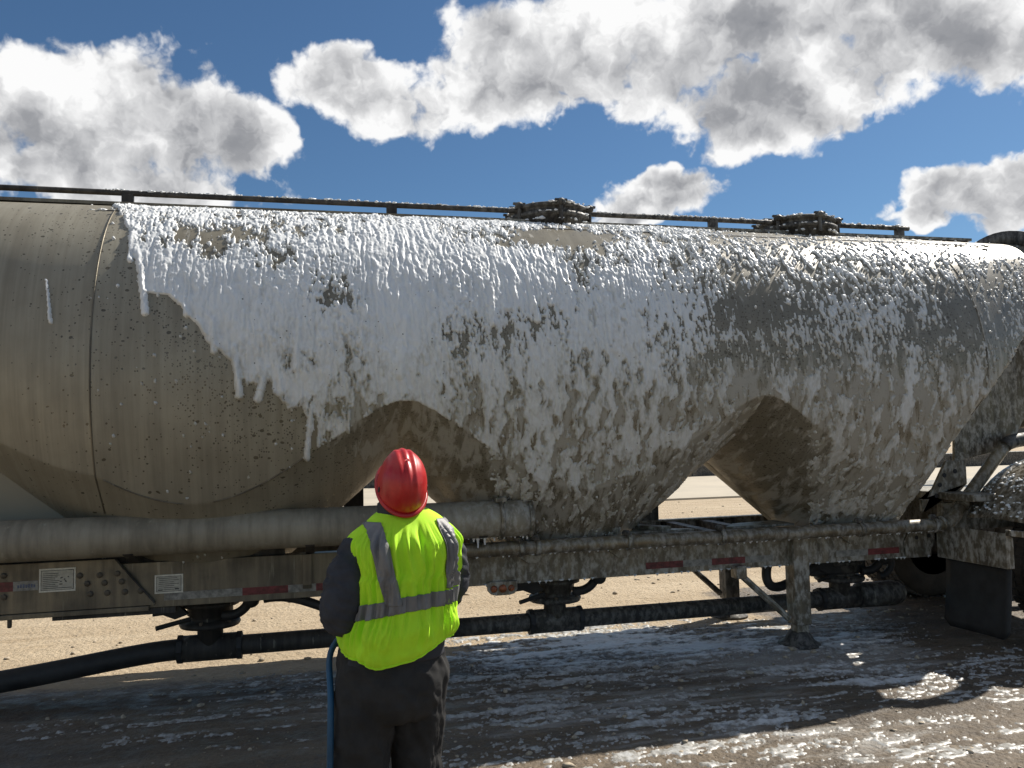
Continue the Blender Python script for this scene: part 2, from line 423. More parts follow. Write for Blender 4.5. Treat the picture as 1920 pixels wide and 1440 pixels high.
def milk(X,Y):
    px,py=proj(np.stack([X,np.maximum(Y,1.5),0*X],-1)); b=lambda cx,cy,rx,ry: np.exp(-((px-cx)/rx)**2-((py-cy)/ry)**2)
    m_=b(1250,1205,300,45)+.62*b(1050,1330,450,90)+.38*b(350,1340,330,70)+.8*b(1600,1230,250,50)+.5*b(1650,1380,350,80)
    return np.clip(m_*(Y>2)*(Y<9),0,1)*.95
gxs=axis_pts(-3.4,6.6,.03,900); gys=axis_pts(3.4,9.0,.03,900)
X,Y=np.meshgrid(gxs,gys,indexing='ij'); Z=gheight(X,Y)
ground=npmesh('ground',np.stack([X,Y,Z],-1).reshape(-1,3),gridfaces(len(gxs),len(gys)),M['ground'],attrs={'wet_shade':wet_shade_mask(X,Y).ravel(),'milk':milk(X,Y).ravel()})
tag(ground,'sandy beige dirt yard, wet and coloured darker along the shadow beside the tanker','ground',kind='structure')
# foam lying on the ground
fx=np.arange(-2.4,5.6,.012); fy=np.arange(3.3,7.6,.012)
X,Y=np.meshgrid(fx,fy,indexing='ij')
PX,PY=proj(np.stack([X,Y,0*X],-1))
def blob(cx,cy,rx,ry): return np.exp(-((PX-cx)/rx)**2-((PY-cy)/ry)**2)
cov=.02+.98*np.clip(blob(1300,1205,190,32)+.75*blob(1060,1235,190,28)+.85*blob(1620,1195,120,22)+.40*blob(1000,1275,330,30)+.42*blob(1050,1335,260,30)+.34*blob(1060,1400,380,50)
  +.24*blob(430,1330,200,26)+.24*blob(250,1375,220,24)+.28*blob(560,1290,100,34)+.50*blob(620,1190,90,34)*0+.45*blob(900,1215,90,25)+.30*blob(1620,1400,420,70)+.75*blob(1600,1262,150,26)+.55*blob(1420,1345,130,20)+.33*blob(1800,1280,200,40)+.40*blob(1850,1230,80,25),0,1)
nz=uni(.42*fbm(X*1.1,Y*6.5,5,.6)+.40*fbm(X*7,Y*14,4,.65)+.20*fbm(X*26,Y*32,3,.6))
cov=np.clip(cov*.80-.03+.6*blob(1200,1203,230,24)+.25*blob(930,1225,120,20),0,1)
d=cov-nz
h=.007*sst(d,0,.45)*(.7+.6*fbm(X*14,Y*18,3))+.002*sst(d,0,.05)
flk=(worley(X*26,Y*26)); 
sp=(flk[0]<.30*flk[1])&(nz<cov+.45*np.clip(cov*3,0,1))&(uni(fbm(X*1.5,Y*3,3))<np.clip(cov*2.2,0,.9))
h=np.where(sp,np.maximum(h,.006),h)
Zg=gheight(X,Y)
# heights on the coarse sheet are interpolated linearly, so keep the foam a little proud
on=h>0.0006
V=np.stack([X,Y,Zg+np.where(on,h+.003,-.006)],-1).reshape(-1,3)
Fq=gridfaces(len(fx),len(fy)); keep=on.ravel()[Fq].any(1); Fq=Fq[keep]
used=np.unique(Fq); remap=-np.ones(len(V),int); remap[used]=np.arange(len(used))
gf=npmesh('foam_puddles',V[used],remap[Fq],M['gfoam'],uv=np.stack([X,Y],-1).reshape(-1,2)[used],attrs={'thin_dark':np.clip(1.12-sst(d,.0,.75)*1.3,0,1).ravel()[used]})
tag(gf,'white soap foam spread in streaks over the wet dirt beside the tanker','foam',kind='stuff')
# gravel
ico=bmesh.new(); bmesh.ops.create_icosphere(ico,subdivisions=1,radius=1); iv=np.array([v.co for v in ico.verts]); ifa=np.array([[v.index for v in f.verts] for f in ico.faces]); ico.free()
VV=[];FF=[]
for i in range(2600):
    yy=3.5+RNG.random()**1.6*16; xx=RNG.uniform(-3,7)+(yy-5)*RNG.uniform(-.3,.5)
    r=.004+.016*RNG.random()**4*(1+.04*yy)
    s_=np.array([r*RNG.uniform(.8,1.6),r*RNG.uniform(.8,1.4),r*RNG.uniform(.4,.9)])
    z0=gheight(np.array([xx]),np.array([yy]))[0]
    VV.append(iv*(1+.25*RNG.standard_normal((len(iv),1)))*s_+(xx,yy,z0+s_[2]*.4)); FF.append(ifa+i*len(iv))
M['stone']=m_simple('stone',(.36,.30,.22),.85,0,.35,30.)
gr=npmesh('gravel',np.concatenate(VV),np.concatenate(FF),M['stone'],smooth=False)
tag(gr,'small loose stones scattered over the sandy dirt yard','gravel',kind='stuff')

# ------------------------------------------------------------------ concrete pad and low beam behind
pad=MB().prism([(-40,20.4),(70,19.2),(70,29.2),(-40,31.4)],2,-.3,.05).build('concrete_pad',M['concrete'],bevel=.02)
tag(pad,'pale sunlit concrete pad on the far side of the tanker','pavement',kind='structure')
bt=thing('steel_barrier',(10,30.5,.05),'long low dark steel barrier along the back edge of the concrete pad','barrier')
mb=MB()
mb.prism([(29.75,.05),(30.3,.05),(30.3,.62),(29.75,.62)],0,-38,68)
mb.build('beam',M['dark'],bt,bevel=.02)
for i in range(27):
    MB().box(-37.5+i*4,-37.3+i*4,29.6,29.748,.05,.5).build('stiffener',M['dark'],bt)

# ================================================================== TANKER TRAILER
YC,ZC,RA,RB=6.52,2.165,1.14,1.268
HX=[-.69,1.94,4.57]; XL,XR=-1.25,5.19; XA,XB=-3.0,6.42
TR=thing('tanker_trailer',(1.9,YC,0),'long dull aluminium bulk tanker trailer with cone hoppers, half covered in white foam','trailer')
def rho(z): return np.maximum(1.31+(z-1.515)*1.15,0)
def semi(x):
    """vertical and lateral half axes of the body at station x; top line stays level"""
    t=np.where(x<XL,np.clip((XL-x)/(XL-XA),0,1),np.clip((x-XR)/(XB-XR),0,1))
    k=np.where(x<XL,.30*t,.36*t)
    return RB*(1-k),RA*(1-k*.9)
ZTOP=ZC+RB
def halfw(x,z):
    b,a=semi(x); c=ZTOP-b
    q=np.clip(1-((z-c)/b)**2,0,1); wc=a*np.sqrt(q)
    zt=c-.435*b                      # straight tangent taper below here
    q0=np.sqrt(1-.435**2); sl=a/b*(.435/q0)
    wl=a*q0-(zt-z)*sl
    wc=np.where(z<zt,np.maximum(wl,0),wc)
    r=rho(z); hp=np.zeros_like(wc)
    r=rho(z-.62*np.maximum(x-XR,0)-.30*sst(x,XR-.45,XR+.02))
    for hx in HX: hp=hp+np.maximum(r*r-(x-hx)**2,0)**5
    hp=.825*hp**(1/10.)
    return wc,hp
def tank_grid(xs,nrow,ns=900):
    nx=len(xs); t=np.linspace(0,1,ns)
    zz=ZTOP-(ZTOP-.58)*(1-np.cos(t*np.pi*.5)) if False else ZTOP-(ZTOP-.58)*t**1.6
    W=np.zeros((nx,nrow));Zo=np.zeros((nx,nrow));S=np.zeros((nx,nrow));C=np.zeros((nx,nrow))
    Xg,Zg_=np.meshgrid(xs,zz,indexing='ij'); wc,hp=halfw(Xg,Zg_); w_=np.minimum(wc,hp); w_[:,0]=0
    for i in range(nx):
        w1=w_[i]; k=np.nonzero(w1[1:]>0)[0]; last=k[-1]+1 if len(k) else 1
        pw=np.concatenate([w1[:last+1],[0]]); pz=np.concatenate([zz[:last+1],[zz[last]]])
        s=np.concatenate([[0],np.cumsum(np.hypot(np.diff(pw),np.diff(pz)))])
        si=np.linspace(0,s[-1],nrow)
        W[i]=np.interp(si,s,pw); Zo[i]=np.interp(si,s,pz); S[i]=si
    return W,Zo,S
DX=.0062; xs=np.arange(XA,XB+DX/2,DX); xs=xs[xs>-2.35]; 
NR=600
W,Zt,S=tank_grid(xs,NR)
Xt=np.repeat(xs[:,None],NR,1); P=np.stack([Xt,YC-W,Zt],-1)
du=np.gradient(P,axis=0); dv=np.gradient(P,axis=1); nrm=np.cross(dv,du); nrm/=np.linalg.norm(nrm,axis=-1,keepdims=True)+1e-9
c0=P-np.array([0,YC,2.2]); flip=np.sum(nrm*np.stack([0*Xt,P[...,1]-YC,P[...,2]-ZC],-1),-1).mean()<0
if flip: nrm=-nrm
for _ in range(2):
    nrm[1:-1,1:-1]=(nrm[1:-1,1:-1]*2+nrm[:-2,1:-1]+nrm[2:,1:-1]+nrm[1:-1,:-2]+nrm[1:-1,2:])/6
nrm/=np.linalg.norm(nrm,axis=-1,keepdims=True)+1e-9
PX,PY=proj(P)
def gb(cx,cy,rx,ry): return np.exp(-((PX-cx)/rx)**2-((PY-cy)/ry)**2)
def interp_poly(y,pts):
    a=np.array(pts,float); return np.interp(y,a[:,0],a[:,1])
def in_poly(px,py,poly):
    ins=np.zeros(px.shape,bool); m_=len(poly)
    for i in range(m_):
        x1,y1=poly[i]; x2,y2=poly[(i+1)%m_]
        c=((y1>py)!=(y2>py))&(px<(x2-x1)*(py-y1)/((y2-y1)+1e-9)+x1); ins^=c
    return ins
wob=3.*fbm(Xt*22,S*22,2)
_wc,_hp=halfw(Xt,Zt); cone=_hp<_wc-.006+.004*fbm(Xt*25,S*25,2)
gap=cone&(((Xt>-.55)&(Xt<1.3)&(PX+6*wob<925+.28*(PY-880)))|((Xt>3.24)&(Xt<4.3)&(PX+5*wob<1520)))&(Zt<2.3)
# left edge of the foam sheet and its drips
xl=interp_poly(PY,[(380,205),(395,222),(430,240),(470,247),(500,256),(530,258),(548,262),(552,312),(565,328),(585,346),(610,371),(640,386),(655,408),(680,433),(705,440),(725,462),(735,505),(745,524),(760,538),(790,548),(800,573),(830,590),(850,660),(880,700)])
edge=PX-xl-6*fbm(Xt*9,S*9,3)-2*fbm(Xt*40,S*40,2)
drip=np.full(PX.shape,-99.)
for (x0,y0,x1,y1,r) in [(266,500,272,586,9),(247,440,244,488,6),(398,600,401,657,9),(440,650,449,741,9),(500,690,484,748,10),(584,760,575,858,7),(606,770,598,834,5),(655,770,652,808,4),(348,560,350,590,7),(87,525,95,604,4),(922,520,924,606,9),(762,600,748,700,14),(1000,560,1008,600,8),(690,560,676,640,10),(1120,640,1112,700,9),(560,600,556,690,10),(520,690,528,735,8)]:
    t=np.clip(((PX-x0)*(x1-x0)+(PY-y0)*(y1-y0))/((x1-x0)**2+(y1-y0)**2),0,1)
    dd=np.hypot(PX-x0-t*(x1-x0),PY-y0-t*(y1-y0)); rr=r*(.55+.30*t); drip=np.maximum(drip,rr-dd)
right=sst(PX,1180,1420); low=sst(PY,610,740)
cov=np.ones(PX.shape)*1.02+.10*np.exp(-((PX-420)/170)**2)
cov-=right*(.64-.20*low); cov-=.24*low*(1-right)+.12*sst(PY,700,800)-.02*low*right
cov-=.12*sst(PX,1780,1850)+.10*sst(PX,1846,1856)
cov-=.85*gb(345,440,75,22)+.85*gb(465,440,60,26)+.75*gb(405,470,40,18)+.75*gb(520,480,40,20)+.7*gb(560,440,35,18)
cov-=1.15*gb(1040,447,95,20)+.5*gb(1120,470,60,24)
cov-=.75*gb(905,625,75,26)+.45*gb(1005,600,55,26)+.45*gb(625,540,35,45)+.35*gb(1090,510,40,30)
cov-=.42*gb(1400,580,110,75)+.22*gb(1380,690,80,60)+.35*gb(1790,600,70,90)+.2*gb(870,770,50,60)+.3*gb(1240,870,60,40)
cov-=.45*sst(PY,880,990)*(PX<1250)*1.0
cov+=.30*gb(955,520,60,80)+.35*gb(760,520,60,130)+.3*gb(740,660,35,60)
top=1-sst(PY-(PX-240)*.037,392,440)
cov-=.33*top
# pattern: lumps dragged downwards
A1=fbm(Xt*5.5+.6*fbm(Xt*3,S*3,2),S*1.7,5,.6)
A2=fbm(Xt*14+.8*fbm(Xt*7,S*7,2),S*5.2,4,.55)
A3=fbm(Xt*36,S*(13-3.*right),3,.6)
wl_,wid=worley(Xt*29+.6*fbm(Xt*14,S*10,2),S*15)
wl2,wid2=worley(Xt*58+.5*fbm(Xt*22,S*16,2),S*33)
A4=fbm(Xt*60+.5*fbm(Xt*20,S*20,2),S*17,3,.55)
Nn=uni(.34*A1+.48*A2+(.42*A3+.34*A4)*(.75+.5*right)*(1-.78*low)+.22*(wl2-.5)*(1-.6*low))
d=cov-Nn
d=np.where(edge>0,np.minimum(d,edge/60.+.02),-1.); d=np.where(drip>0,np.maximum(d,.12+drip/22.),d)
d=np.where(gap&(drip<0),-1.,d)
# lone flecks of foam on bare metal
fl,fid=worley(Xt*17,S*13); fleck=(fid<.10)&(fl<.05+.13*_perm[(np.floor(Xt*17).astype(int))&255,(np.floor(S*13).astype(int))&255])&(edge>-420)&(PX>170)&(~gap)
d=np.where(fleck&(d<0),.08,d)
calm=np.clip(.9*gb(955,500,55,75)+.8*gb(748,600,40,110)+.6*gb(1230,640,120,60)+.6*gb(320,520,60,60)+.5*gb(560,640,40,60)+.7*sst(fbm(Xt*1.7+3,S*1.1,3),.05,.42),0,.92)
lump=np.clip(1-wl_*1.25,0,1)*(.4+wid)*(1-calm)
lump2=np.clip(1-wl2*1.3,0,1)*(.4+wid2)*(1-calm)
body=sst(d,0,.10)
A5=1-np.abs(fbm(Xt*26+.7*fbm(Xt*8,S*4,2),S*1.9,3,.55))*2.4
big=sst(fbm(Xt*2.3+8,S*1.5,3),-.25,.35)
hh=body*(.0075*np.clip(A5,-.5,1)+.0045+.0035*sst(d,.05,.4)+.0105*lump*(1-.8*low)*(.25+.75*big)*(.55+.45*sst(PX,480,760))+.0055*lump2*(1-.8*low)*(.4+.6*big)+.012*np.clip(A2,-.6,1)+.008*np.clip(A3,-.6,1)*(1-.5*low)+.008*np.clip(A1,-.5,1))
rim=np.exp(-((edge-7)/7.)**2)*(edge>0)
hh+=.006*rim*body+np.where(drip>0,(.004+.010*sst(drip,0,9))*np.where(PX<200,.3,1.),0)
hh=np.where(d>0,np.maximum(hh,.0012),0)
relief=.8*lump+.5*lump2+.55*A2+.40*A3+.5*A1+.25*A5
cavity=sst(PY,430,600)
tup=.03+.35*(1-sst(d,.0,.14))+.12*right+(.10+.62*cavity)*np.clip(.62-relief,0,1)*(1-calm)  # hollows between lumps coloured darker as cavity shade, besides the thin edges
tlo=.88-.66*sst(d+.16*A2,.0,.60)+.25*np.clip(.25-A2-.5*A3,-.6,.6)-.25*calm
mixl=sst(PY+40*A1,560,720)
thin_dark=np.clip(tup*(1-mixl)+tlo*mixl,0,.97)
thin_dark=np.where(drip>3,np.minimum(thin_dark,.35),thin_dark)
PO=P+nrm*np.where(hh>0,hh,-.004)[...,None]
on=(hh>0)
Fq=gridfaces(len(xs),NR); keep=on.ravel()[Fq].any(1); Fq=Fq[keep]
Vf=PO.reshape(-1,3); used=np.unique(Fq); remap=-np.ones(len(Vf),int); remap[used]=np.arange(len(used))
UVt=np.stack([Xt,S],-1).reshape(-1,2)
fo=npmesh('foam_coat',Vf[used],remap[Fq],M['foam'],TR,uv=UVt[used],attrs={'thin_dark':thin_dark.ravel()[used]})
tag(fo,kind='stuff'); fo['label']='white washing foam running down the tank side'
print('foam faces',len(Fq))
# shell, near side from the same grid (every other vertex), far side coarse
film=np.clip(sst(edge,-10,60)*(.22+.32*low-.06*right*(1-low)+.10*low*right+.25*A1),0,1)
soak=np.maximum(sst(edge,-25,50),.75*sst(edge,-110,-10)*sst(fbm(Xt*16,S*.5,3),.02,.3)*sst(PY,520,600))
film=np.where(gap,np.clip(.50+.3*fbm(Xt*3,S*3,2)-.25*gb(1460,800,70,70)-.3*gb(650,900,80,50),0,1),film)
film=np.where(edge<-5,0.,film)
wet=np.clip(.12+.9*np.exp(-np.clip(-edge,0,None)/70.)*sst(PY,520,620)+.85*gb(430,640,110,150)*.6+.5*gb(500,800,110,70)+.3*gb(300,560,120,130)+.35*gb(150,430,160,40)+.2*gb(220,480,60,60),0,.95)*sst(PX,-40,120)
st2=2; Ps=P[::st2,::st2]; nxs,nrs=Ps.shape[:2]
shell=npmesh('tank_shell',Ps.reshape(-1,3),gridfaces(nxs,nrs),M['tank'],TR,uv=np.stack([Xt[::st2,::st2],S[::st2,::st2]],-1).reshape(-1,2),attrs={'film':film[::st2,::st2].ravel(),'wet':wet[::st2,::st2].ravel(),'soak':soak[::st2,::st2].ravel()})
xf=np.arange(XA,XB+.001,.06); Wf,Zf,Sf=tank_grid(xf,90,400)
npmesh('tank_shell',np.stack([np.repeat(xf[:,None],90,1),YC+Wf*.84,Zf],-1).reshape(-1,3),gridfaces(len(xf),90)[:,::-1],M['tank'],TR,uv=np.stack([np.repeat(xf[:,None],90,1),Sf],-1).reshape(-1,2))  # unseen far half drawn narrower to pull the ground shadow in
xq=np.arange(XA,-2.33,.06); Wq,Zq,Sq=tank_grid(xq,120,400)
npmesh('tank_shell',np.stack([np.repeat(xq[:,None],120,1),YC-Wq,Zq],-1).reshape(-1,3),gridfaces(len(xq),120),M['tank'],TR,uv=np.stack([np.repeat(xq[:,None],120,1),Sq],-1).reshape(-1,2))
for xe,nm in ((XA,'tank_head'),(XB,'tank_head')):
    We,Ze,Se=tank_grid(np.array([xe]),60,300); pts=[(YC-a,b) for a,b in zip(We[0],Ze[0])]+[(YC+a,b) for a,b in zip(We[0][::-1],Ze[0][::-1])]
    MB().prism(pts[:-1],0,xe-.03 if xe<0 else xe-.002,xe+.002 if xe<0 else xe+.03).build(nm,M['tank'],TR)
# girth welds
def ring(xe,zlo,r=.006,off=.001):
    z=np.linspace(0,1,160); zz=ZTOP-(ZTOP-zlo)*z**1.7; wc,hp=halfw(np.full(160,xe),zz); w_=np.minimum(wc,hp); w_[0]=0
    return [(xe,YC-a-off,b) for a,b in zip(w_,zz)]
for xe in (XL,XR):
    MB().tube(ring(xe,1.28),.0055,6).build('girth_weld',M['frame'],TR,True)
# crease weld along the hopper tongue
def crease(hx,side,lo,hi,name='hopper_weld'):
    pts=[]
    for z in np.linspace(lo,hi,60):
        wc,_=halfw(np.array([hx]),np.array([z])); r=rho(np.array([z]))[0]; k=r*r-(wc[0]/.825)**2
        if k>0: pts.append((hx+side*math.sqrt(k),YC-wc[0]-.001,z))
    if len(pts)>2: MB().tube(pts,.005,6).build(name,M['frame'],TR,True)
crease(HX[0],-1,1.0,1.5); crease(HX[0],1,1.0,1.62)
# walkway strip, guard rail, manholes on the crown
wz=ZTOP+.012
MB().box(-2.9,6.0,YC-.20,YC+.36,wz-.02,wz+.004,60).build('walkway',M['frame'],TR)
ea=math.radians(63); MB().tube([(x,YC-RA*math.cos(ea),ZC+RB*math.sin(ea)-.002) for x in np.linspace(-1.3,5.0,70)],.009,6).build('seam_line',M['dark'],TR)  # dark strip laid flush with the tank as its seam line
gl=MB().tube([(x,YC-.10,ZTOP+.108) for x in np.linspace(-2.9,5.40,60)],.021,10).build('guard_rail',M['dark'],TR,True)
for px in (-1.25,.66,3.42,5.30):
    MB().box(px-.04,px+.04,YC-.125,YC-.075,ZTOP-.02,ZTOP+.10).build('rail_post',M['dark'],gl,bevel=.006)
V=[];FF=[]
def foam_lumps(pts,r0,r1,seed=1):
    rg=np.random.default_rng(seed); VV=[];F2=[]
    for i,p in enumerate(pts):
        r=rg.uniform(r0,r1); s_=np.array([r*rg.uniform(.8,2.2),r,r*rg.uniform(.5,.9)])
        VV.append(iv*(1+.18*rg.standard_normal((len(iv),1)))*s_+np.array(p)); F2.append(ifa+i*len(iv))
    return np.concatenate(VV),np.concatenate(F2)
rg=np.random.default_rng(5)
pts=[(rg.uniform(-1.4,5.4),YC-.10+rg.uniform(-.018,.012),ZTOP+.127+rg.uniform(-.006,.004)) for _ in range(420)]
pts+=[(rg.uniform(-1.4,5.9),YC-RA*math.cos(ea)+.01+rg.uniform(-.01,.03),ZC+RB*math.sin(ea)+.006) for _ in range(700)]
v_,f_=foam_lumps(pts,.006,.014,3); o=npmesh('rail_foam',v_,f_,M['foam'],TR); tag(o,kind='stuff')
def manhole(cx,scale=1.):
    cz=ZTOP-.012; cy=YC+.02
    h=MB().lathe([(.32,-.06),(.32,.05),(.345,.055),(.345,.085),(.31,.09),(.31,.125),(.335,.13),(.335,.15),(.30,.165),(.1,.175),(.0,.178)],(cx,cy,cz),k=28).build('manhole',M['dark'],TR,True)
    MB().box(cx-.345,cx+.345,cy-.03,cy+.03,cz+.16,cz+.185).build('hinge_bar',M['dark'],h,bevel=.008)
    MB().box(cx-.09,cx+.09,cy-.07,cy+.07,cz+.172,cz+.20).build('vent_block',M['dark'],h,bevel=.008)
    MB().lathe([(.03,0),(.04,.012),(.04,.025),(.02,.032)],(cx,cy,cz+.195),k=10).build('vent_cap',M['dark'],h,True)
    for k in range(6):
        a=math.radians(30+60*k); ex,ey=cx+.345*math.cos(a),cy+.345*math.sin(a)
        b=MB(); b.tube([(ex,ey,cz+.0),(ex,ey,cz+.16)],.016,8); b.lathe([(.028,0),(.036,.015),(.036,.035),(.02,.05)],(ex,ey,cz+.125),k=8)
        b.box(ex-.05,ex+.05,ey-.012,ey+.012,cz+.155,cz+.172); b.build('clamp',M['dark'],h)
    rg=np.random.default_rng(int(cx*10)); P_=[]
    for _ in range(110):
        a=rg.uniform(0,2*math.pi); rr=rg.choice([.35,.34,.33]); P_.append((cx+rr*math.cos(a),cy+rr*math.sin(a),cz+rg.choice([.08,.155,.02])))
    v_,f_=foam_lumps(P_,.006,.017,int(cx*7)); o=npmesh('manhole_foam',v_,f_,M['foam'],h); tag(o,kind='stuff')
manhole(1.98); manhole(4.32)
# front collar ring behind the tank end
b_,a_=semi(np.array([XB])); bz=float(b_[0]); ay=float(a_[0]); cz=ZTOP-bz
prof=[]
mb=MB(); k=64; Vv=[];Ff=[]
for xx,gr_ in ((XB+.03,.0),(XB+.03,.13),(XB+.16,.13),(XB+.16,.0)):
    for j in range(k):
        th=2*math.pi*j/k; Vv.append((xx,YC+(ay+gr_)*math.cos(th),cz+(bz+gr_)*math.sin(th)))
for i in range(4):
    for j in range(k): Ff.append((i*k+j,i*k+(j+1)%k,((i+1)%4)*k+(j+1)%k,((i+1)%4)*k+j))
mb.add(Vv,Ff); mb.build('collar_ring',M['dark'],TR,True)

# ---- frame
YR,YF=6.02,7.14; FZ0,FZ1=.625,.925
for yy,nm in ((YR,'frame_rail'),(YF,'frame_rail')):
    s_=-1 if yy<YC else 1
    MB().prism([(yy,FZ0),(yy-s_*.0+(.10 if s_<0 else -.10),FZ0),(yy+(.10 if s_<0 else -.10),FZ0+.015),(yy+(.012 if s_<0 else -.012),FZ0+.015),(yy+(.012 if s_<0 else -.012),FZ1-.015),(yy+(.10 if s_<0 else -.10),FZ1-.015),(yy+(.10 if s_<0 else -.10),FZ1),(yy,FZ1)],0,-2.9,5.12).build(nm,M['frame'],TR,bevel=.003)
for xx in (-1.9,-1.45,.3,.62,.95,2.88,3.2,3.55,5.0):
    MB().box(xx-.045,xx+.045,YR+.012,YF-.012,FZ1-.10,FZ1-.016).build('cross_member',M['dark'],TR,bevel=.004)
MB().box(2.94,3.10,YF-.10,YF+.02,FZ1+.002,1.62).build('support_post',M['dark'],TR,bevel=.004)
MB().box(.30,.46,YF-.10,YF+.02,FZ1+.002,1.62).build('support_post',M['dark'],TR,bevel=.004)
MB().prism([(3.28,YR+.11),(3.9,YR+.11),(3.9,YR+.42),(3.45,YR+.32)],2,FZ1+.003,FZ1+.02).build('saddle_plate',M['frame'],TR)
MB().prism([(2.45,YR+.11),(3.0,YR+.11),(2.6,YR+.36)],2,FZ1+.003,FZ1+.02).build('saddle_plate',M['frame'],TR)
MB().prism([(2.70,YR+.11),(2.80,YR+.11),(2.35,YR+.7),(2.25,YR+.7)],2,FZ1+.022,FZ1+.05).build('diagonal_strut',M['frame'],TR)
# splice plate with bolts
sp_=MB().prism([(-2.9,FZ0+.02),(-.985,FZ0+.02),(-.985,FZ0+.035),(-1.225,.962),(-2.9,.962)],1,YR-.018,YR-.002).build('splice_plate',M['frame'],TR,bevel=.003)
MB().tube([(-1.228,YR-.018,.962),(-.985,YR-.018,FZ0+.035)],.007,6).build('edge_weld',M['dark'],sp_)
for (x,z) in [(-1.44,.866),(-1.322,.862),(-1.215,.866),(-1.395,.812),(-1.292,.81),(-1.188,.812),(-1.376,.744),(-1.275,.744),(-1.168,.744),(-1.072,.744),(-1.885,.892),(-1.882,.757),(-2.1,.88),(-2.1,.75)]:
    MB().lathe([(.021,0),(.021,.004),(.0165,.005),(.0165,.016),(.006,.018)],(x,YR-.017,z),(0,-1,0),k=8).build('bolt',M['bolt'],sp_)
MB().box(-2.9,-1.02,YR-.03,YR+.1,FZ0-.014,FZ0+.018).build('splice_foot',M['frame'],sp_,bevel=.003)
MB().box(-1.61,-.86,YR+.01,YR+.1,FZ0-.045,FZ0-.002).build('stiffener_bar',M['dark'],TR,bevel=.003)
MB().lathe([(.014,0),(.014,.05),(.008,.055)],(-1.85,YR-.01,FZ0-.012),(0,0,-1),k=10).build('drain_plug',M['bolt'],TR)
def data_plate(x0,x1,z0,z1,y,kind):
    o=MB().box(x0,x1,y-.004,y,z0,z1).build('data_plate',M['platef'],TR); w_=x1-x0;h_=z1-z0
    b=MB(); t=.0028; i_=.011
    for (a,b2,c,d2) in ((x0+i_,x1-i_,z0+i_,z0+i_+t),(x0+i_,x1-i_,z1-i_-t,z1-i_),(x0+i_,x0+i_+t,z0+i_+t,z1-i_-t),(x1-i_-t,x1-i_,z0+i_+t,z1-i_-t)): b.box(a,b2,y-.0066,y-.0042,c,d2)
    b.build('border_print',M['print'],o)
    MB().box(x0+i_+t,x1-i_-t,y-.0058,y-.0042,z0+i_+t,z1-i_-t).build('plate_face',M['plate'],o)
    b=MB(); rg=np.random.default_rng(kind)
    lx=x0+.022; rx=x1-.022
    if kind==1:
        for r in range(8):
            zz=z1-.03-r*.0118; b.box(lx,lx+w_*(.34 if r in(3,6) else rg.uniform(.40,.46)),y-.0074,y-.006,zz-.0032,zz)
        for (ux,uz) in ((.74,.42),(.80,.62),(.70,.52),(.72,.45),(.60,.58),(.63,.6)): b.lathe([(.0042,0),(.0042,.0014)],(x0+w_*ux,y-.006,z0+h_*uz),(0,-1,0),k=8)
        b.box(x0+w_*.56,x0+w_*.64,y-.0074,y-.006,z0+h_*.30,z0+h_*.34); b.box(x0+w_*.57,x0+w_*.63,y-.0074,y-.006,z0+h_*.42,z0+h_*.45)
        b.box(lx,rx,y-.0074,y-.006,z0+h_*.15,z0+h_*.175)
    else:
        for r in range(7):
            zz=z1-.022-r*.0125; b.box(lx+rg.uniform(0,.01),rx-rg.uniform(0,.05),y-.0074,y-.006,zz-.0028,zz)
        b.box(lx,lx+.028,y-.0074,y-.006,z0+.020,z0+.027); b.box(rx-.03,rx-.004,y-.0074,y-.006,z0+.022,z0+.031)
    b.build('print_lines',M['print'],o)
data_plate(-1.68,-1.465,.772,.922,YR-.018,1)
data_plate(-.988,-.81,.715,.838,YR-.001,2)
# reflective tape along the rail
yt=YR-.0035
def tape(x0,x1,m_,z0=FZ0+.043,z1=FZ0+.093,y=yt): MB().box(x0,x1,y,y+.003,z0,z1).build('reflective_tape',M[m_],TR)
for (x0,x1,m_) in ((-.93,-.43,'silver'),(-.43,-.128,'red'),(-.128,.06,'silver'),(.06,.36,'red'),(.36,.66,'silver'),(.66,.96,'red'),(2.53,2.84,'red'),(2.84,3.085,'silver'),(3.085,3.375,'red'),(3.375,3.62,'silver'),(4.2,4.5,'silver'),(4.5,4.8,'red')): tape(x0,x1,m_)
tape(-1.83,-1.685,'silver',FZ0+.165,FZ0+.225,YR-.0215); tape(-2.15,-1.83,'red',FZ0+.165,FZ0+.225,YR-.0215)
b=MB()
for k in range(7): b.box(-1.805+k*.0155,-1.805+k*.0155+.0105,YR-.0232,YR-.0218,FZ0+.183,FZ0+.183+(.024 if k%3 else .019))
b.build('tape_print',M['blueink'],TR)
# brackets on the rail
for xx in (.02,): 
    MB().prism([(YR-.06,.93),(YR-.002,.93),(YR-.002,.70),(YR-.03,.69),(YR-.045,.72)],0,xx-.05,xx+.01).build('rail_bracket',M['frame'],TR,bevel=.003)
for xx in (1.62,2.33,4.35):
    MB().prism([(xx-.13,.84),(xx+.13,.84),(xx+.03,.77),(xx-.03,.77)],1,YR-.03,YR-.002).build('pipe_gusset',M['frame'],TR,bevel=.003)
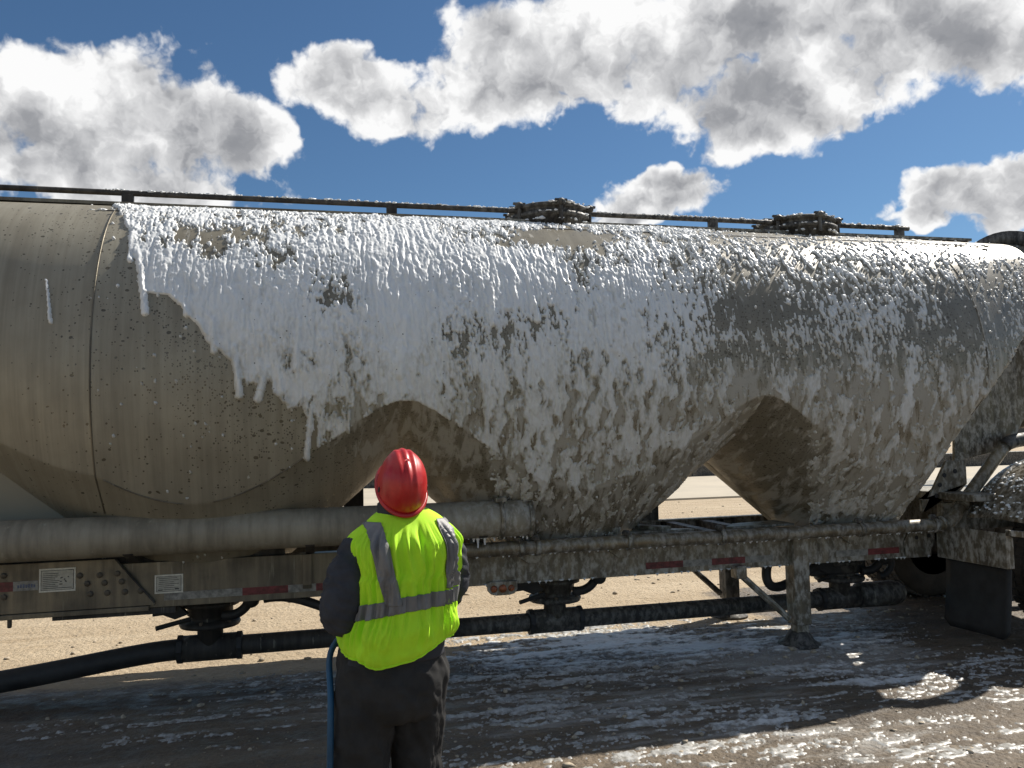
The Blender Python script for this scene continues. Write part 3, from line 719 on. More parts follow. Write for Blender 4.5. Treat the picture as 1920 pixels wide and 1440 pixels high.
# gusset where the frame meets the tractor deck
gp=MB().prism([(4.86,FZ0+.0),(5.06,FZ0+.0),(5.14,FZ0+.12),(5.14,.93),(4.95,.93),(4.84,.76)],1,YR-.022,YR-.004).build('end_gusset',M['frame'],TR,bevel=.003)
for (x,z) in ((4.96,.79),(5.08,.80),(5.0,.87)): MB().lathe([(.017,0),(.017,.004)],(x,YR-.022,z),(0,-1,0),k=10).build('bolt_hole',M['black'],gp)
MB().prism([(-2.9,FZ1+.003),(-.9,FZ1+.003),(-1.0,1.05),(-1.5,1.50),(-1.95,1.84),(-2.9,1.95)],1,6.16,6.19).build('slope_panel',M['tank'],TR)
MB().box(-2.9,-.15,6.062,6.08,FZ1-.014,1.10).build('gap_shade_sheet',M['dark'],TR)  # dark sheet added to stand in for the shaded gap under the tube
# ---- hose tube
TY,TZ,TRD=5.80,1.128,.130
ht=MB().tube([(x,TY,TZ) for x in np.linspace(-2.9,1.545,50)],TRD,36).build('hose_tube',M['tube'],TR,True)
MB().tube([(1.53,TY,TZ),(1.56,TY,TZ)],TRD+.008,36).build('tube_collar',M['frame'],ht,True)
for xx in (-1.75,1.33):
    if xx>0:
        a=MB()
        for k in range(25):
            th=math.radians(-100+k*200/24); 
        a.tube([(xx,TY-(TRD+.004)*math.cos(math.radians(t)),TZ+(TRD+.004)*math.sin(math.radians(t))) for t in range(-80,131,10)],.018,8).build('tube_strap',M['frame'],ht,True)
MB().tube([(1.33,TY-.05,TZ+TRD+.01),(1.345,TY-.03,TZ+TRD+.10),(1.37,TY+.05,TZ+TRD+.32)],.014,8).build('strap_rod',M['frame'],ht,True)
MB().box(1.29,1.37,TY-.08,TY-.02,TZ+TRD-.01,TZ+TRD+.025).build('strap_buckle',M['frame'],ht,bevel=.005)
for xx in (-2.2,-1.1,.02,1.2): MB().prism([(YR+.0,.926),(YR+.08,.926),(TY+.06,TZ-.02),(TY-.08,TZ-.11),(YR-.1,.95)],0,xx-.03,xx+.03).build('tube_cradle',M['dark'],TR)
# ---- air line
AY,AZ,AR=5.86,.905,.052
path=[(x,AY,AZ) for x in np.linspace(.75,5.06,40)]+[tuple(p) for p in bez((5.06,AY,AZ),(5.20,AY,AZ),(5.26,AY+.01,1.0),n=8)[1:]]+[tuple(p) for p in bez((5.26,AY+.01,1.0),(5.84,AY+.06,1.545),n=10)[1:]]
al=MB().tube(path,AR,18).build('air_line',M['pipe'],TR,True)
MB().tube(bez((5.82,AY+.06,1.53),(5.90,AY+.06,1.60),(6.15,AY+.08,1.60),(6.7,AY+.1,1.58)),.06,14).build('air_hose',M['dark'],TR,True)
for xx in (.98,1.50,1.62,2.33,3.09,4.32,5.02):
    MB().tube([(xx-.018,AY,AZ),(xx+.018,AY,AZ)],AR+.011,18).build('coupling',M['frame'],al,True)
    MB().lathe([(.03,0),(.034,.02),(.02,.035)],(xx-.02,AY-.01,AZ+AR+.002),(0,0,1),k=10).build('coupling_bolt',M['dark'],al)
MB().tube([(5.06+.02,AY,AZ),(5.11,AY,AZ+.006)],AR+.014,18).build('elbow_clamp',M['frame'],al,True)
p0=Vector((5.30,AY+.013,1.037)); p1=Vector((5.36,AY+.018,1.094)); MB().tube([p0,p1],AR+.012,18).build('elbow_clamp',M['frame'],al,True)
# drips and scalloped foam hanging from pipe, tube and rail edges
rg=np.random.default_rng(9); mb=MB()
def hang(x,y,z,l,r):
    mb.lathe([(r,0.006),(r*.9,-.002),(r*.45,-l*.3),(r*.28,-l*.75),(r*.33,-l*.93),(r*.1,-l)],(x,y,z),(0,0,1),k=6)
x=1.0
while x<5.1:
    x+=rg.uniform(.02,.10); hang(x,AY-.01,AZ-AR+.006,rg.uniform(.004,.016),rg.uniform(.012,.022))
    if x>1.15 and rg.random()<.7: hang(x+.01,YR-.004,FZ0+.004,rg.uniform(.004,.016)*(3. if rg.random()<.06 else 1),rg.uniform(.010,.02))
for xx,l in ((1.14,.03),(1.17,.075),(1.22,.055),(1.29,.03),(1.36,.02),(1.44,.018),(1.50,.022),(1.53,.03)): hang(xx,TY-.01,TZ-TRD+.006,l,.02)
for i in range(40): xx=rg.uniform(1.05,1.54); hang(xx,TY-.02,TZ-TRD+.008,rg.uniform(.004,.012),.014)
# threads hanging from the arch lip
def arch_drip(px,py,l):
    p=at(px,py,1,5.62); hang(p[0],p[1],p[2]+.01,l,.012)
for (px,py,l) in ((642,826,.10),(708,762,.13),(732,756,.03),(783,755,.03),(824,765,.10),(1400,764,.03),(1428,750,.02),(1500,753,.02)): arch_drip(px,py,l)
o=mb.build('foam_drips',M['foam'],TR,True); tag(o,kind='stuff')
# ---- marker light
ml=MB()
ml.prism([(1.275,.652),(1.275,.59),(1.30,.562),(1.34,.552),(1.44,.552),(1.48,.562),(1.50,.59),(1.50,.652)],1,YR-.035,YR-.005)
ml=ml.build('marker_light',M['frame'],TR,bevel=.006)
for xx,r in ((1.322,.026),(1.388,.030),(1.452,.024)): MB().lathe([(r,0),(r*.95,.010),(r*.5,.016),(.002,.018)],(xx,YR-.034,.602),(0,-1,0),k=16).build('lens',M['amber'],ml,True)
# ---- hopper outlets, valves, discharge pipe
PZ=.225; PYc=YC
for i,hx in enumerate(HX):
    ou=MB().lathe([(.30,.70),(.175,.585),(.165,.565),(.205,.56),(.205,.535),(.16,.53),(.16,.47),(.135,.455),(.135,.43),(.205,.425),(.215,.405),(.205,.385),(.14,.38),(.09,.355),(.09,.25)],(hx,PYc,0),k=24).build('hopper_outlet',M['dark'],TR,True)
    sx=-1
    MB().tube([(hx-.12,PYc-.12,.46),(hx-.34,PYc-.2,.425)],.017,8).build('valve_handle',M['black'],ou)
    MB().prism([(hx-.36,FZ0-.01),(hx-.24,FZ0-.01),(hx-.13,.50),(hx-.22,.47),(hx-.30,.505),(hx-.37,.50)],1,PYc-.16,PYc-.10).build('aerator_bracket',M['black'],ou,bevel=.006)
    MB().tube(bez((hx+.10,PYc-.17,.48),(hx+.24,PYc-.2,.46),(hx+.30,PYc-.2,.60),n=10),.035,10).build('aerator_pipe',M['black'],ou,True)
    MB().lathe([(.02,-.06),(.05,-.055),(.06,0),(.05,.055),(.02,.06)],(hx+.30,PYc-.21,.585),(0,1,0),k=14).build('aerator_cap',M['black'],ou,True)
    for a in range(6):
        th=a*math.pi/3+.3; MB().lathe([(.014,-.012),(.014,.012)],(hx+.195*math.cos(th),PYc+.195*math.sin(th),.432),k=6).build('flange_bolt',M['bolt'],ou)
    MB().lathe([(.095,-.19),(.095,.19)],(hx,PYc,PZ),(1,0,0),k=18).build('pipe_tee',M['dark'],ou,True)
dp=MB().tube([(x,PYc,PZ) for x in np.linspace(-.88,4.75,30)],.072,16).build('discharge_pipe',M['dark'],TR,True)
for hx in HX[:2]:
    for s_ in (-.205,.205): MB().lathe([(.078,-.022),(.102,-.018),(.102,.018),(.078,.022)],(hx+s_,PYc,PZ),(1,0,0),k=8).build('pipe_coupling',M['black'],dp)
MB().lathe([(.078,-.022),(.102,-.018),(.102,.018),(.078,.022)],(HX[2]-.205,PYc,PZ),(1,0,0),k=8).build('pipe_coupling',M['black'],dp)
MB().lathe([(.092,0),(.11,.02),(.11,.36),(.10,.42),(.075,.46),(.02,.475)],(4.74,PYc,PZ+.01),(1,0,0),k=20).build('end_valve',M['dark'],dp,True)
MB().tube(bez((-.86,PYc,PZ),(-1.2,PYc,PZ+.01),(-1.6,PYc-.02,.14),(-2.2,PYc-.06,.078),(-3.2,PYc-.3,.082),n=20),.075,16).build('discharge_hose',M['black'],TR,True)
MB().tube(bez((-.30,YR+.22,.60),(-.12,YR+.2,.63),(.10,YR+.15,.60),(.25,YR+.1,.36),(.62,YR+.1,.28),(.95,YR+.15,.55),(1.2,YR+.2,.64),n=26),.034,12).build('aeration_hose',M['black'],TR,True)
MB().tube(bez((3.72,YR+.2,.66),(3.60,YR+.15,.55),(3.62,YR+.12,.33),(3.80,YR+.2,.40),(4.2,YR+.3,.55),n=22),.038,12).build('aeration_hose',M['black'],TR,True)
MB().box(4.2,4.75,YC-.14,YC+.16,.45,.60).build('blower_bracket',M['black'],TR,bevel=.02)
MB().tube(bez((4.85,YC-.15,.60),(5.06,YC-.15,.62),(5.02,YC-.15,.42),(4.86,YC-.15,.42),n=12),.03,8).build('bracket_arm',M['black'],TR,True)
# ---- landing gear
def leg(y,s_):
    lg=MB().prism([(3.755,y),(3.895,y),(3.895,y+.14),(3.755,y+.14)],2,.16,.905).build('landing_leg',M['frame'] if s_<0 else M['dark'],TR,bevel=.012)
    MB().box(3.772,3.878,y+.02,y+.12,.06,.165).build('leg_ram',M['frame'] if s_<0 else M['dark'],lg,bevel=.008)
    MB().lathe([(.17,0),(.165,.012),(.125,.03),(.095,.075),(.07,.11)],(3.82,y+.08,.0),k=20).build('foot',M['dark'],lg,True)
    MB().tube([(3.30,y+.07,.60),(3.72,y+.05,.215)],.026,8).build('brace',M['frame'] if s_<0 else M['dark'],lg)
    MB().box(3.25,3.34,y+.0,y+.10,.56,.66).build('brace_lug',M['frame'] if s_<0 else M['dark'],lg,bevel=.008)
leg(5.93,-1); leg(7.06,1)
MB().tube([(3.82,6.06,.72),(3.82,7.12,.72)],.028,10).build('gear_shaft',M['dark'],TR,True)

# ================================================================== TRACTOR (rear end under the tanker nose)
TT=thing('truck_tractor',(6.2,YC,0),'dark rear end of a truck tractor with mud flap and fender under the tanker nose','truck')
M['fender']=m_metal('fender_metal',(.20,.165,.11),(.07,.06,.045),rough=.3,metal=.5)
fl_=MB()
V=[];F2=[]; ny,nz=10,10
for i in range(ny+1):
    for j in range(nz+1):
        v=i/ny; u=j/nz; z=.09+.56*u; cut=.05*max(0,(abs(v-.5)-.42)/.08)**2*(1-u)**8
        V.append((5.16-.05*(1-u)**1.5+.012*math.sin(v*5),5.24+.64*v,z+cut))
for i in range(ny):
    for j in range(nz): a=i*(nz+1)+j; F2.append((a,a+1,a+nz+2,a+nz+1))
fl_.add(V,F2); fo_=fl_.build('mud_flap',M['black'],TT,True); sm=fo_.modifiers.new('s','SOLIDIFY'); sm.thickness=.012
MB().prism([(5.10,.63),(5.17,.63),(5.17,.86),(5.10,.90)],1,5.22,5.93).build('flap_hanger',M['frame'],TT,bevel=.004)
hg=MB().prism([(5.08,.885),(5.66,.80),(5.66,.86),(5.08,.93)],1,5.16,5.20).build('fender_bracket',M['fender'],TT,bevel=.004)
MB().tube([(5.30,5.13,.955),(5.50,5.13,.925)],.022,10).build('bracket_pin',M['frame'],TT,True)
# quarter fender
V=[];F2=[]; na,nb=18,12; cx,czz,rr=6.15,.52,.92
for i in range(na+1):
    a=math.radians(152-i*90/na)
    for j in range(nb+1): V.append((cx+(rr+.06*math.sin(j/nb*math.pi))*math.cos(a),5.17+.68*j/nb,czz+(rr+.05*math.sin(j/nb*math.pi))*math.sin(a)))
for i in range(na):
    for j in range(nb): a=i*(nb+1)+j; F2.append((a,a+1,a+nb+2,a+nb+1))
fd=MB().add(V,F2).build('fender',M['fender'],TT,True); sm=fd.modifiers.new('s','SOLIDIFY'); sm.thickness=.006
rg=np.random.default_rng(21); P_=[]
for _ in range(420):
    a=math.radians(rg.uniform(70,150)); j=rg.random(); P_.append((cx+(rr+.062*math.sin(j*math.pi))*math.cos(a),5.19+.64*j,czz+(rr+.052*math.sin(j*math.pi))*math.sin(a)))
v_,f_=foam_lumps(P_,.005,.016,4); o=npmesh('fender_foam',v_,f_,M['foam'],TT); tag(o,kind='stuff')
for yy in (YC-.46,YC+.38): MB().box(5.30,9.5,yy,yy+.08,.82,1.06,1).build('chassis_rail',M['frame'],TT,bevel=.006)
MB().box(5.2,7.2,YC-.9,YC+.9,1.10,1.16,20).build('deck_plate',M['frame'],TT,bevel=.01)
dk=MB().prism([(5.04,1.10),(5.36,1.10),(5.50,1.22),(5.50,1.42),(5.30,1.42),(5.04,1.0)],1,YC-.52,YC-.49).build('fifth_wheel_plate',M['frame'],TT,bevel=.004)
for (x,z) in ((5.27,1.30),(5.22,1.22),(5.18,1.13),(5.38,1.33)): MB().lathe([(.02,0),(.02,.004)],(x,YC-.522,z),(0,-1,0),k=10).build('plate_hole',M['black'],dk)
pp=[at(a,b,1,6.05) for a,b in ((1790,866),(1894,840),(1925,775),(1985,540),(1880,540),(1840,690),(1790,790))]
MB().prism([(p[0],p[2]) for p in pp],1,6.05,6.08).build('nose_support',M['fender'],TT,bevel=.004)
def wheel(x,y,side,nm='wheel'):
    t=MB().lathe([(.30,-.12),(.34,-.135),(.46,-.135),(.505,-.12),(.52,-.085),(.522,0),(.52,.085),(.505,.12),(.46,.135),(.34,.135),(.30,.12)],(x,y,.52),(0,1,0),k=48).build(nm,M['tyre'],TT,True)
    MB().lathe([(.305,-.12),(.29,-.10),(.27,-.02),(.15,.03),(.13,.08),(.05,.09)] if side<0 else [(.305,.12),(.29,.10),(.27,.02),(.15,-.03),(.13,-.08),(.05,-.09)],(x,y,.52),(0,1,0),k=32).build('rim',M['chrome'],t,True)
    b=MB()
    for k in range(44):
        a=2*math.pi*k/44
        for yy in (-.085,0.,.085):
            c=Vector((x+.522*math.cos(a+yy),y+yy,.52+.522*math.sin(a+yy))); e=Vector((math.cos(a+yy),0,math.sin(a+yy))); tg=Vector((-math.sin(a+yy),0,math.cos(a+yy)))
            v=[c+tg*sx*.026+Vector((0,1,0))*sy*.034+e*sz for sx in(-1,1) for sy in(-1,1) for sz in (-.008,.008)]
            b.add(v,[(0,1,3,2),(4,6,7,5),(0,4,5,1),(2,3,7,6),(0,2,6,4),(1,5,7,3)])
    b.build('tread',M['tyre'],t)
for xw in (6.18,7.45):
    wheel(xw,5.36,-1); wheel(xw,5.68,1); wheel(xw,7.36,-1); wheel(xw,7.68,1)
    MB().tube([(xw,5.5,.52),(xw,7.6,.52)],.09,14).build('axle',M['dark'],TT,True)

# ================================================================== far parked truck glimpsed past the nose
PT=thing('parked_truck',(44,33,0),'dark truck parked far behind the tanker nose','truck')
M['fardark']=m_simple('far_truck_paint',(.05,.05,.055),.4,.1)
p=at(1912,782,1,34.); px_=p[0]
MB().box(px_-.6,px_+7,33,35.4,.9,2.9).build('cargo_box',M['fardark'],PT,bevel=.04)
MB().prism([(px_+7.2,.7),(px_+9.6,.7),(px_+9.6,1.7),(px_+8.9,2.6),(px_+7.2,2.6)],1,33,35.4).build('cab',M['fardark'],PT,bevel=.05)
for xx in (px_+.5,px_+1.7,px_+8.4): MB().lathe([(.2,-.15),(.5,-.15),(.5,.15),(.2,.15)],(xx,33.1,.5),(0,1,0),k=20).build('wheel',M['tyre'],PT,True)
for k in range(5): MB().box(px_-.4+k*.5,px_-.28+k*.5,32.95,33.0,2.2,2.28).build('marker_lamp',M['silver'],PT)

# ================================================================== PERSON
def remesh(obs_v,obs_f,voxel,name,mat,parent,smooth_it=6,disp=None,M4=None):
    me=bpy.data.meshes.new('tmp'); me.from_pydata(obs_v,[],obs_f); me.update()
    bm=bmesh.new(); bm.from_mesh(me); bmesh.ops.recalc_face_normals(bm,faces=bm.faces); bm.to_mesh(me); bm.free()
    ob=bpy.data.objects.new('tmp',me); COL.objects.link(ob)
    md=ob.modifiers.new('r','REMESH'); md.mode='VOXEL'; md.voxel_size=voxel
    s_=ob.modifiers.new('s','SMOOTH'); s_.factor=.5; s_.iterations=smooth_it
    dg=bpy.context.evaluated_depsgraph_get(); ev=ob.evaluated_get(dg); m2=bpy.data.meshes.new_from_object(ev)
    bpy.data.objects.remove(ob); m2.name=name
    nv=len(m2.vertices); C=np.zeros(nv*3,np.float32); m2.vertices.foreach_get('co',C); C=C.reshape(-1,3).astype(float)
    if disp is not None:
        Nv=np.zeros(nv*3,np.float32); m2.vertices.foreach_get('normal',Nv); Nv=Nv.reshape(-1,3)
        C=C+Nv*disp(C,Nv)[:,None]
    C=xf_person(C)
    m2.vertices.foreach_set('co',C.astype(np.float32).ravel()); m2.materials.clear(); m2.materials.append(mat)
    m2.polygons.foreach_set('use_smooth',np.ones(len(m2.polygons),bool)); m2.update()
    return link(bpy.data.objects.new(name,m2),parent)
PB=np.array([.368,3.335,0.]); FACE=math.radians(98)   # facing direction heading
fy_=np.array([math.cos(FACE),math.sin(FACE),0]); fx_=np.array([math.sin(FACE),-math.cos(FACE),0])
def xf_person(C):
    C=np.asarray(C,float); return PB+C[:,:1]*fx_+C[:,1:2]*fy_+C[:,2:3]*np.array([0,0,1.])
M['skin']=m_simple('skin',(.20,.115,.075),.5,0,.12,20.,.1,200.)
M['jacket']=m_simple('charcoal_jacket_cloth',(.048,.050,.058),.85,0,.2,14.,.25,300.,.2)
M['trouser']=m_simple('dark_grey_trouser_cloth',(.036,.035,.034),.85,0,.25,10.,.25,320.,.2)
M['boot']=m_simple('boot_leather',(.04,.03,.022),.6)
M['vest']=m_simple('lime_vest_cloth',(.53,.92,.035),.75,0,.06,9.,.25,420.,.25)
M['tapegrey']=m_simple('grey_reflective_tape',(.19,.185,.18),.5,.1,.12,12.,.2,300.)
def m_helmet():
    m,n,setp,p=newmat('red_helmet_plastic'); o=n.coord('Object'); f=n.noise(o,14.,5,.6); g=n.noise(o,55.,4,.7)
    c=n.mix(n.ss(f,.35,.7),(.42,.012,.014),(.56,.03,.026)); c=n.mix(n.ss(g,.62,.72,0.,.35),c,(.30,.06,.03))
    setp(Base_Color=c,Roughness=n.ss(f,.3,.7,.28,.45),Normal=n.bump(g,.06,.003)); return m
M['helmet']=m_helmet()
def cat(z,tab):
    t=np.array(tab,float); return [np.interp(z,t[:,0],t[:,i]) for i in range(1,t.shape[1])]
def smooth_tab(tab,k=6): return [tuple(p) for p in spline(tab,k)]
#      z    rx   ry    cy    cx
TOR=[(a,b*.90,c,d,e-.012*(a<1.2)) for a,b,c,d,e in smooth_tab([(.78,.215,.150,.0,-.03),(.86,.230,.172,.0,-.03),(.95,.226,.175,-.005,-.022),(1.07,.205,.168,-.01,-.005),(1.20,.212,.158,-.03,0),(1.29,.224,.145,-.045,-.005),(1.345,.208,.122,-.05,-.005),(1.385,.172,.100,-.05,0),(1.415,.130,.085,-.04,0),(1.435,.085,.078,-.03,0)],5)]
def torso(th,z,off=0.):
    rx,ry,cy,cx=cat(z,TOR); p=.82
    c=np.cos(th); s=np.sin(th)
    x=cx+(rx+off)*np.sign(c)*np.abs(c)**p; y=cy+(ry+off)*np.sign(s)*np.abs(s)**p
    return np.stack([x,y,z+0*x],-1)
def vfold(th,z):
    """cloth relief of the vest, metres"""
    a=th*3.2; m1=sst(z,.90,1.0)*(1-sst(z,1.30,1.40))
    r1=1-np.abs(fbm(a*1.25+.9*z+2.2,z*1.6+.3,2))*2.4
    r2=1-np.abs(fbm(a*2.7-1.3*z+7.7,z*2.9,2))*2.2
    lowf=sst(z,.80,.90)*(1-sst(z,.93,1.06))
    r3=1-np.abs(fbm(a*1.3+5.*z,z*6-a*.9,2))*2.2
    return m1*(.026*r1+.014*r2)+lowf*(.011*r3+.008)-.013
def vestS(th,z,off=0.):
    P_=torso(th,z); c=np.cos(th)*1.; s=np.sin(th)
    nn=np.stack([np.cos(th),np.sin(th)*1.1,0*th],-1); nn/=np.linalg.norm(nn,axis=-1,keepdims=True)
    g=.014+vfold(th,z)+off
    return P_+nn*g[...,None]
def hem(th):   # lower edge of the vest
    return .915+.02*np.sin(th*1.+.8)+.022*np.sin(2*th+2.1)+.010*np.sin(5*th)-.030*np.exp(-((np.mod(th,2*np.pi)-4.20)/.30)**2)
HEADC=np.array([-.012,-.03,1.505]); TILT=math.radians(43); HY=math.radians(-3)
def headx(C):
    """head frame -> person frame: tilt back, turn left"""
    C=np.asarray(C,float); x,y,z=C[:,0],C[:,1],C[:,2]
    y2=y*math.cos(TILT)-z*math.sin(TILT); z2=y*math.sin(TILT)+z*math.cos(TILT)
    x3=x*math.cos(HY)-y2*math.sin(HY); y3=x*math.sin(HY)+y2*math.cos(HY)
    return np.stack([x3,y3,z2],-1)+HEADC
def tubev(path,rs,k=14):
    b=MB().tube(path,rs,k); return b
def ell(c,r,nu=20,nv=14):
    V=[];F=[]
    for i in range(nv+1):
        ph=math.pi*i/nv
        for j in range(nu):
            th=2*math.pi*j/nu; V.append((c[0]+r[0]*math.sin(ph)*math.cos(th),c[1]+r[1]*math.sin(ph)*math.sin(th),c[2]+r[2]*math.cos(ph)))
    for i in range(nv):
        for j in range(nu): F.append((i*nu+j,i*nu+(j+1)%nu,(i+1)*nu+(j+1)%nu,(i+1)*nu+j))
    return V,F
# body: head with face, neck, torso core, arms, hands, legs
SHL,ELL_,WRL=(-.180,-.040,1.29),(-.246,-.045,1.05),(-.085,.235,1.03)
SHR,ELR,WRR=(.160,-.035,1.31),(.185,.03,1.09),(.075,.275,1.06)
bd=MB()
def head_pts(v): return [tuple(p) for p in headx(np.array(v))]
for (c,r) in (((0,0,.0),(.073,.092,.112)),((0,.030,-.055),(.058,.068,.062)),((0,.093,-.012),(.012,.022,.020)),((0,.086,.008),(.009,.016,.03)),((.030,.076,.022),(.024,.018,.011)),((-.030,.076,.022),(.024,.018,.011)),((0,.080,-.052),(.024,.014,.007)),((0,.082,-.064),(.02,.013,.007)),((0,.074,-.098),(.022,.02,.02)),((.075,-.005,-.012),(.010,.020,.032)),((-.075,-.005,-.012),(.010,.020,.032))):
    v,f=ell(c,r); bd.add(head_pts(v),f)
bd.tube([(0,-.04,1.33),(-.002,-.04,1.42),tuple(headx([[0,-.01,-.03]])[0])],[.065,.058,.06],16)
bd.tube([(-.005,-.0,.80),(-.005,-.01,1.05),(0,-.04,1.26),(0,-.045,1.36)],[.14,.13,.12,.07],18)
def arm(a,b,c): bd.tube([a,b,c],[.048,.040,.028],12)
bd.tube([(0,-.045,1.30),SHL],[.06,.05],12); bd.tube([(0,-.045,1.30),SHR],[.06,.05],12)
arm(SHL,ELL_,WRL); arm(SHR,ELR,WRR)
LHIP,LKN,LAN=(-.135,.0,.82),(-.17,.02,.46),(-.185,-.01,.09); RHIP,RKN,RAN=(.05,.0,.82),(.056,.05,.46),(.068,.0,.09)
for q in ((LHIP,LKN,LAN),(RHIP,RKN,RAN)): bd.tube(q,[.085,.055,.04],12)
WA,WB=np.array([-.08,.26,.97]),np.array([.10,.80,1.26])     # spray wand axis
wd=(WB-WA)/np.linalg.norm(WB-WA)
def hand(wr,tpos,flip):
    c=WA+wd*tpos; wr=np.array(wr); pal=(wr+c)/2
    bd.tube([wr,wr*.45+c*.55+np.array([0,0,-.012]),c+np.array([0,-.012,-.026])],[.028,.036,.030],10)
    u=np.cross(wd,np.array([0,0,1.])); u/=np.linalg.norm(u); v=np.cross(u,wd)
    for k in range(4):
        o=c+wd*(k-1.5)*.020*flip; r=.026+.003*(k in(1,2)); pts=[]
        for a in np.linspace(-150,110,8): pts.append(o+u*r*math.sin(math.radians(a))*(-1)+v*r*math.cos(math.radians(a))*(-1))
        bd.tube(pts,[.0098,.0098,.0095,.0093,.009,.0088,.0082,.007],8)
    o=c-wd*.040*flip; pts=[o+v*-.02+u*.022,o+u*.028+v*.004,o+wd*.015*flip+u*.016+v*.026,o+wd*.030*flip+u*-.002+v*.028]
    bd.tube(pts,[.013,.012,.0105,.009],8)
hand(WRL,.05,1); hand(WRR,.24,1)
person=remesh(bd.v,bd.f,.006,'person',M['skin'],None,3)
tag(person,'person in red hard hat and lime safety vest watching the tanker, back turned','person')
# eyes
for sx in (-1,1):
    v,f=ell((.030*sx,.082,.008),(.012,.011,.012),12,8); e=MB().add([tuple(p) for p in xf_person(headx(np.array(v)))],f)
    M.setdefault('eye',m_simple('eye_white',(.7,.68,.64),.25,0,.05,10.,0)); eo=e.build('eye',M['eye'],person,True)
    v,f=ell((.030*sx,.0925,.008),(.0055,.003,.0055),10,6); M.setdefault('pupil',m_simple('pupil_dark',(.02,.015,.012),.2,0,.05,10.,0))
    MB().add([tuple(p) for p in xf_person(headx(np.array(v)))],f).build('pupil',M['pupil'],eo,True)
# trousers
tr=MB()
V=[];F2=[]; ths=np.linspace(0,2*np.pi,29)[:-1]; zs=[.64,.70,.78,.86,.92]
rxs=[.16,.20,.218,.205,.19]; rys=[.12,.155,.165,.155,.14]
for z,rx,ry in zip(zs,rxs,rys):
    for t in ths: V.append((-.05+rx*math.cos(t),.0+ry*math.sin(t),z))
k=28
for i in range(4):
    for j in range(k): F2.append((i*k+j,i*k+(j+1)%k,(i+1)*k+(j+1)%k,(i+1)*k+j))
F2.append(tuple(range(k))[::-1]); F2.append(tuple(4*k+j for j in range(k))); tr.add(V,F2)
tr.tube(spline([(-.15,-.01,.80),(-.165,.0,.62),(-.178,.02,.44),(-.185,-.015,.25),(-.19,-.02,.05)],4),list(np.interp(np.linspace(0,1,17),[0,.3,.55,.8,1],[.112,.112,.100,.092,.102])),20)
tr.tube(spline([(.055,-.0,.80),(.055,.02,.62),(.056,.05,.44),(.062,.01,.25),(.07,.0,.05)],4),list(np.interp(np.linspace(0,1,17),[0,.3,.55,.8,1],[.108,.102,.090,.084,.094])),20)
def tdisp(C,Nv):
    th=np.arctan2(C[:,1],C[:,0]-np.sign(C[:,0])*.11)
    r1=1-np.abs(fbm(th*1.1+C[:,2]*2.2+3*np.sign(C[:,0]),C[:,2]*4.5,3))*2.2
    r2=fbm(C[:,0]*9+C[:,2]*5,C[:,2]*13+C[:,1]*9,3)
    return .014*r1+.008*r2
remesh(tr.v,tr.f,.009,'trousers',M['trouser'],person,10,tdisp)
# jacket: torso under the vest, two sleeves, collar
jk=MB(); ths=np.linspace(0,2*np.pi,33)[:-1]; zs=np.linspace(.86,1.428,14); V=[];F2=[]
for z in zs:
    q=torso(ths,np.full(32,z),-.010); V+=[tuple(p) for p in q]
for i in range(13):
    for j in range(32): F2.append((i*32+j,i*32+(j+1)%32,(i+1)*32+(j+1)%32,(i+1)*32+j))
F2.append(tuple(range(32))[::-1]); F2.append(tuple(13*32+j for j in range(32))); jk.add(V,F2)
def sleeve(a,b,c,r):
    a,b,c=map(np.array,(a,b,c)); e=c+(c-b)/np.linalg.norm(c-b)*-.01
    pts=spline([a+np.array([-np.sign(a[0])*.02,.008,.0]),a*.5+b*.5+np.array([np.sign(a[0])*.012,-.012,0]),b,b*.55+e*.45+np.array([0,0,-.005]),e],5)
    jk.tube(pts,list(np.interp(np.linspace(0,1,len(pts)),[0,.25,.5,.75,1],[.068*r,.076*r,.070*r,.060*r,.044*r])),18)
sleeve(SHL,ELL_,WRL,1.06); sleeve(SHR,ELR,WRR,1.0)
jk.tube([(-.012,-.045,1.39),(-.022,-.042,1.44),(-.028,-.035,1.475)],[.092,.088,.082],18)
def jdisp(C,Nv):
    r1=1-np.abs(fbm(C[:,2]*17+C[:,0]*7,C[:,1]*9+C[:,2]*5,3))*2.2
    arm_=sst(np.abs(C[:,0]),.17,.22)
    return (.001+.014*r1)*arm_+.002*fbm(C[:,0]*12,C[:,2]*12,2)
remesh(jk.v,jk.f,.008,'jacket',M['jacket'],person,6,jdisp)
# vest surface
nt,nzv=300,170; th=np.linspace(0,2*np.pi,nt,endpoint=False); tt=np.linspace(0,1,nzv)
TH,T=np.meshgrid(th,tt,indexing='ij'); ZZ=hem(TH)+(1.428-hem(TH))*T
PV=vestS(TH,ZZ); roll=np.exp(-(T/.03)**2)   # hem tucks in
PV[...,0]*=1-.05*roll; PV[...,1]*=1-.05*roll
vest=npmesh('safety_vest',xf_person(PV.reshape(-1,3)),gridfaces(nt,nzv,True),M['vest'],person)
sm=vest.modifiers.new('s','SOLIDIFY'); sm.thickness=.004; sm.offset=-1
hp_=PV[:,1,:]; MB().tube([tuple(p) for p in xf_person(np.vstack([hp_,hp_[:1]]))],.0042,6,caps=False).build('hem_binding',M['vest'],vest,True)
def patch(f,nu,nv,name,mat):
    U_,V_=np.meshgrid(np.linspace(0,1,nu),np.linspace(0,1,nv),indexing='ij'); th,z=f(U_,V_)
    Q=vestS(th,z,.0045 if name=='waist_band' else .0062); o=npmesh(name,xf_person(Q.reshape(-1,3)),gridfaces(nu,nv),mat,vest); s_=o.modifiers.new('s','SOLIDIFY'); s_.thickness=.002; s_.offset=-1; return o
bandz=lambda th:1.085+.022*np.cos(th+.1)+.006*np.sin(3*th)
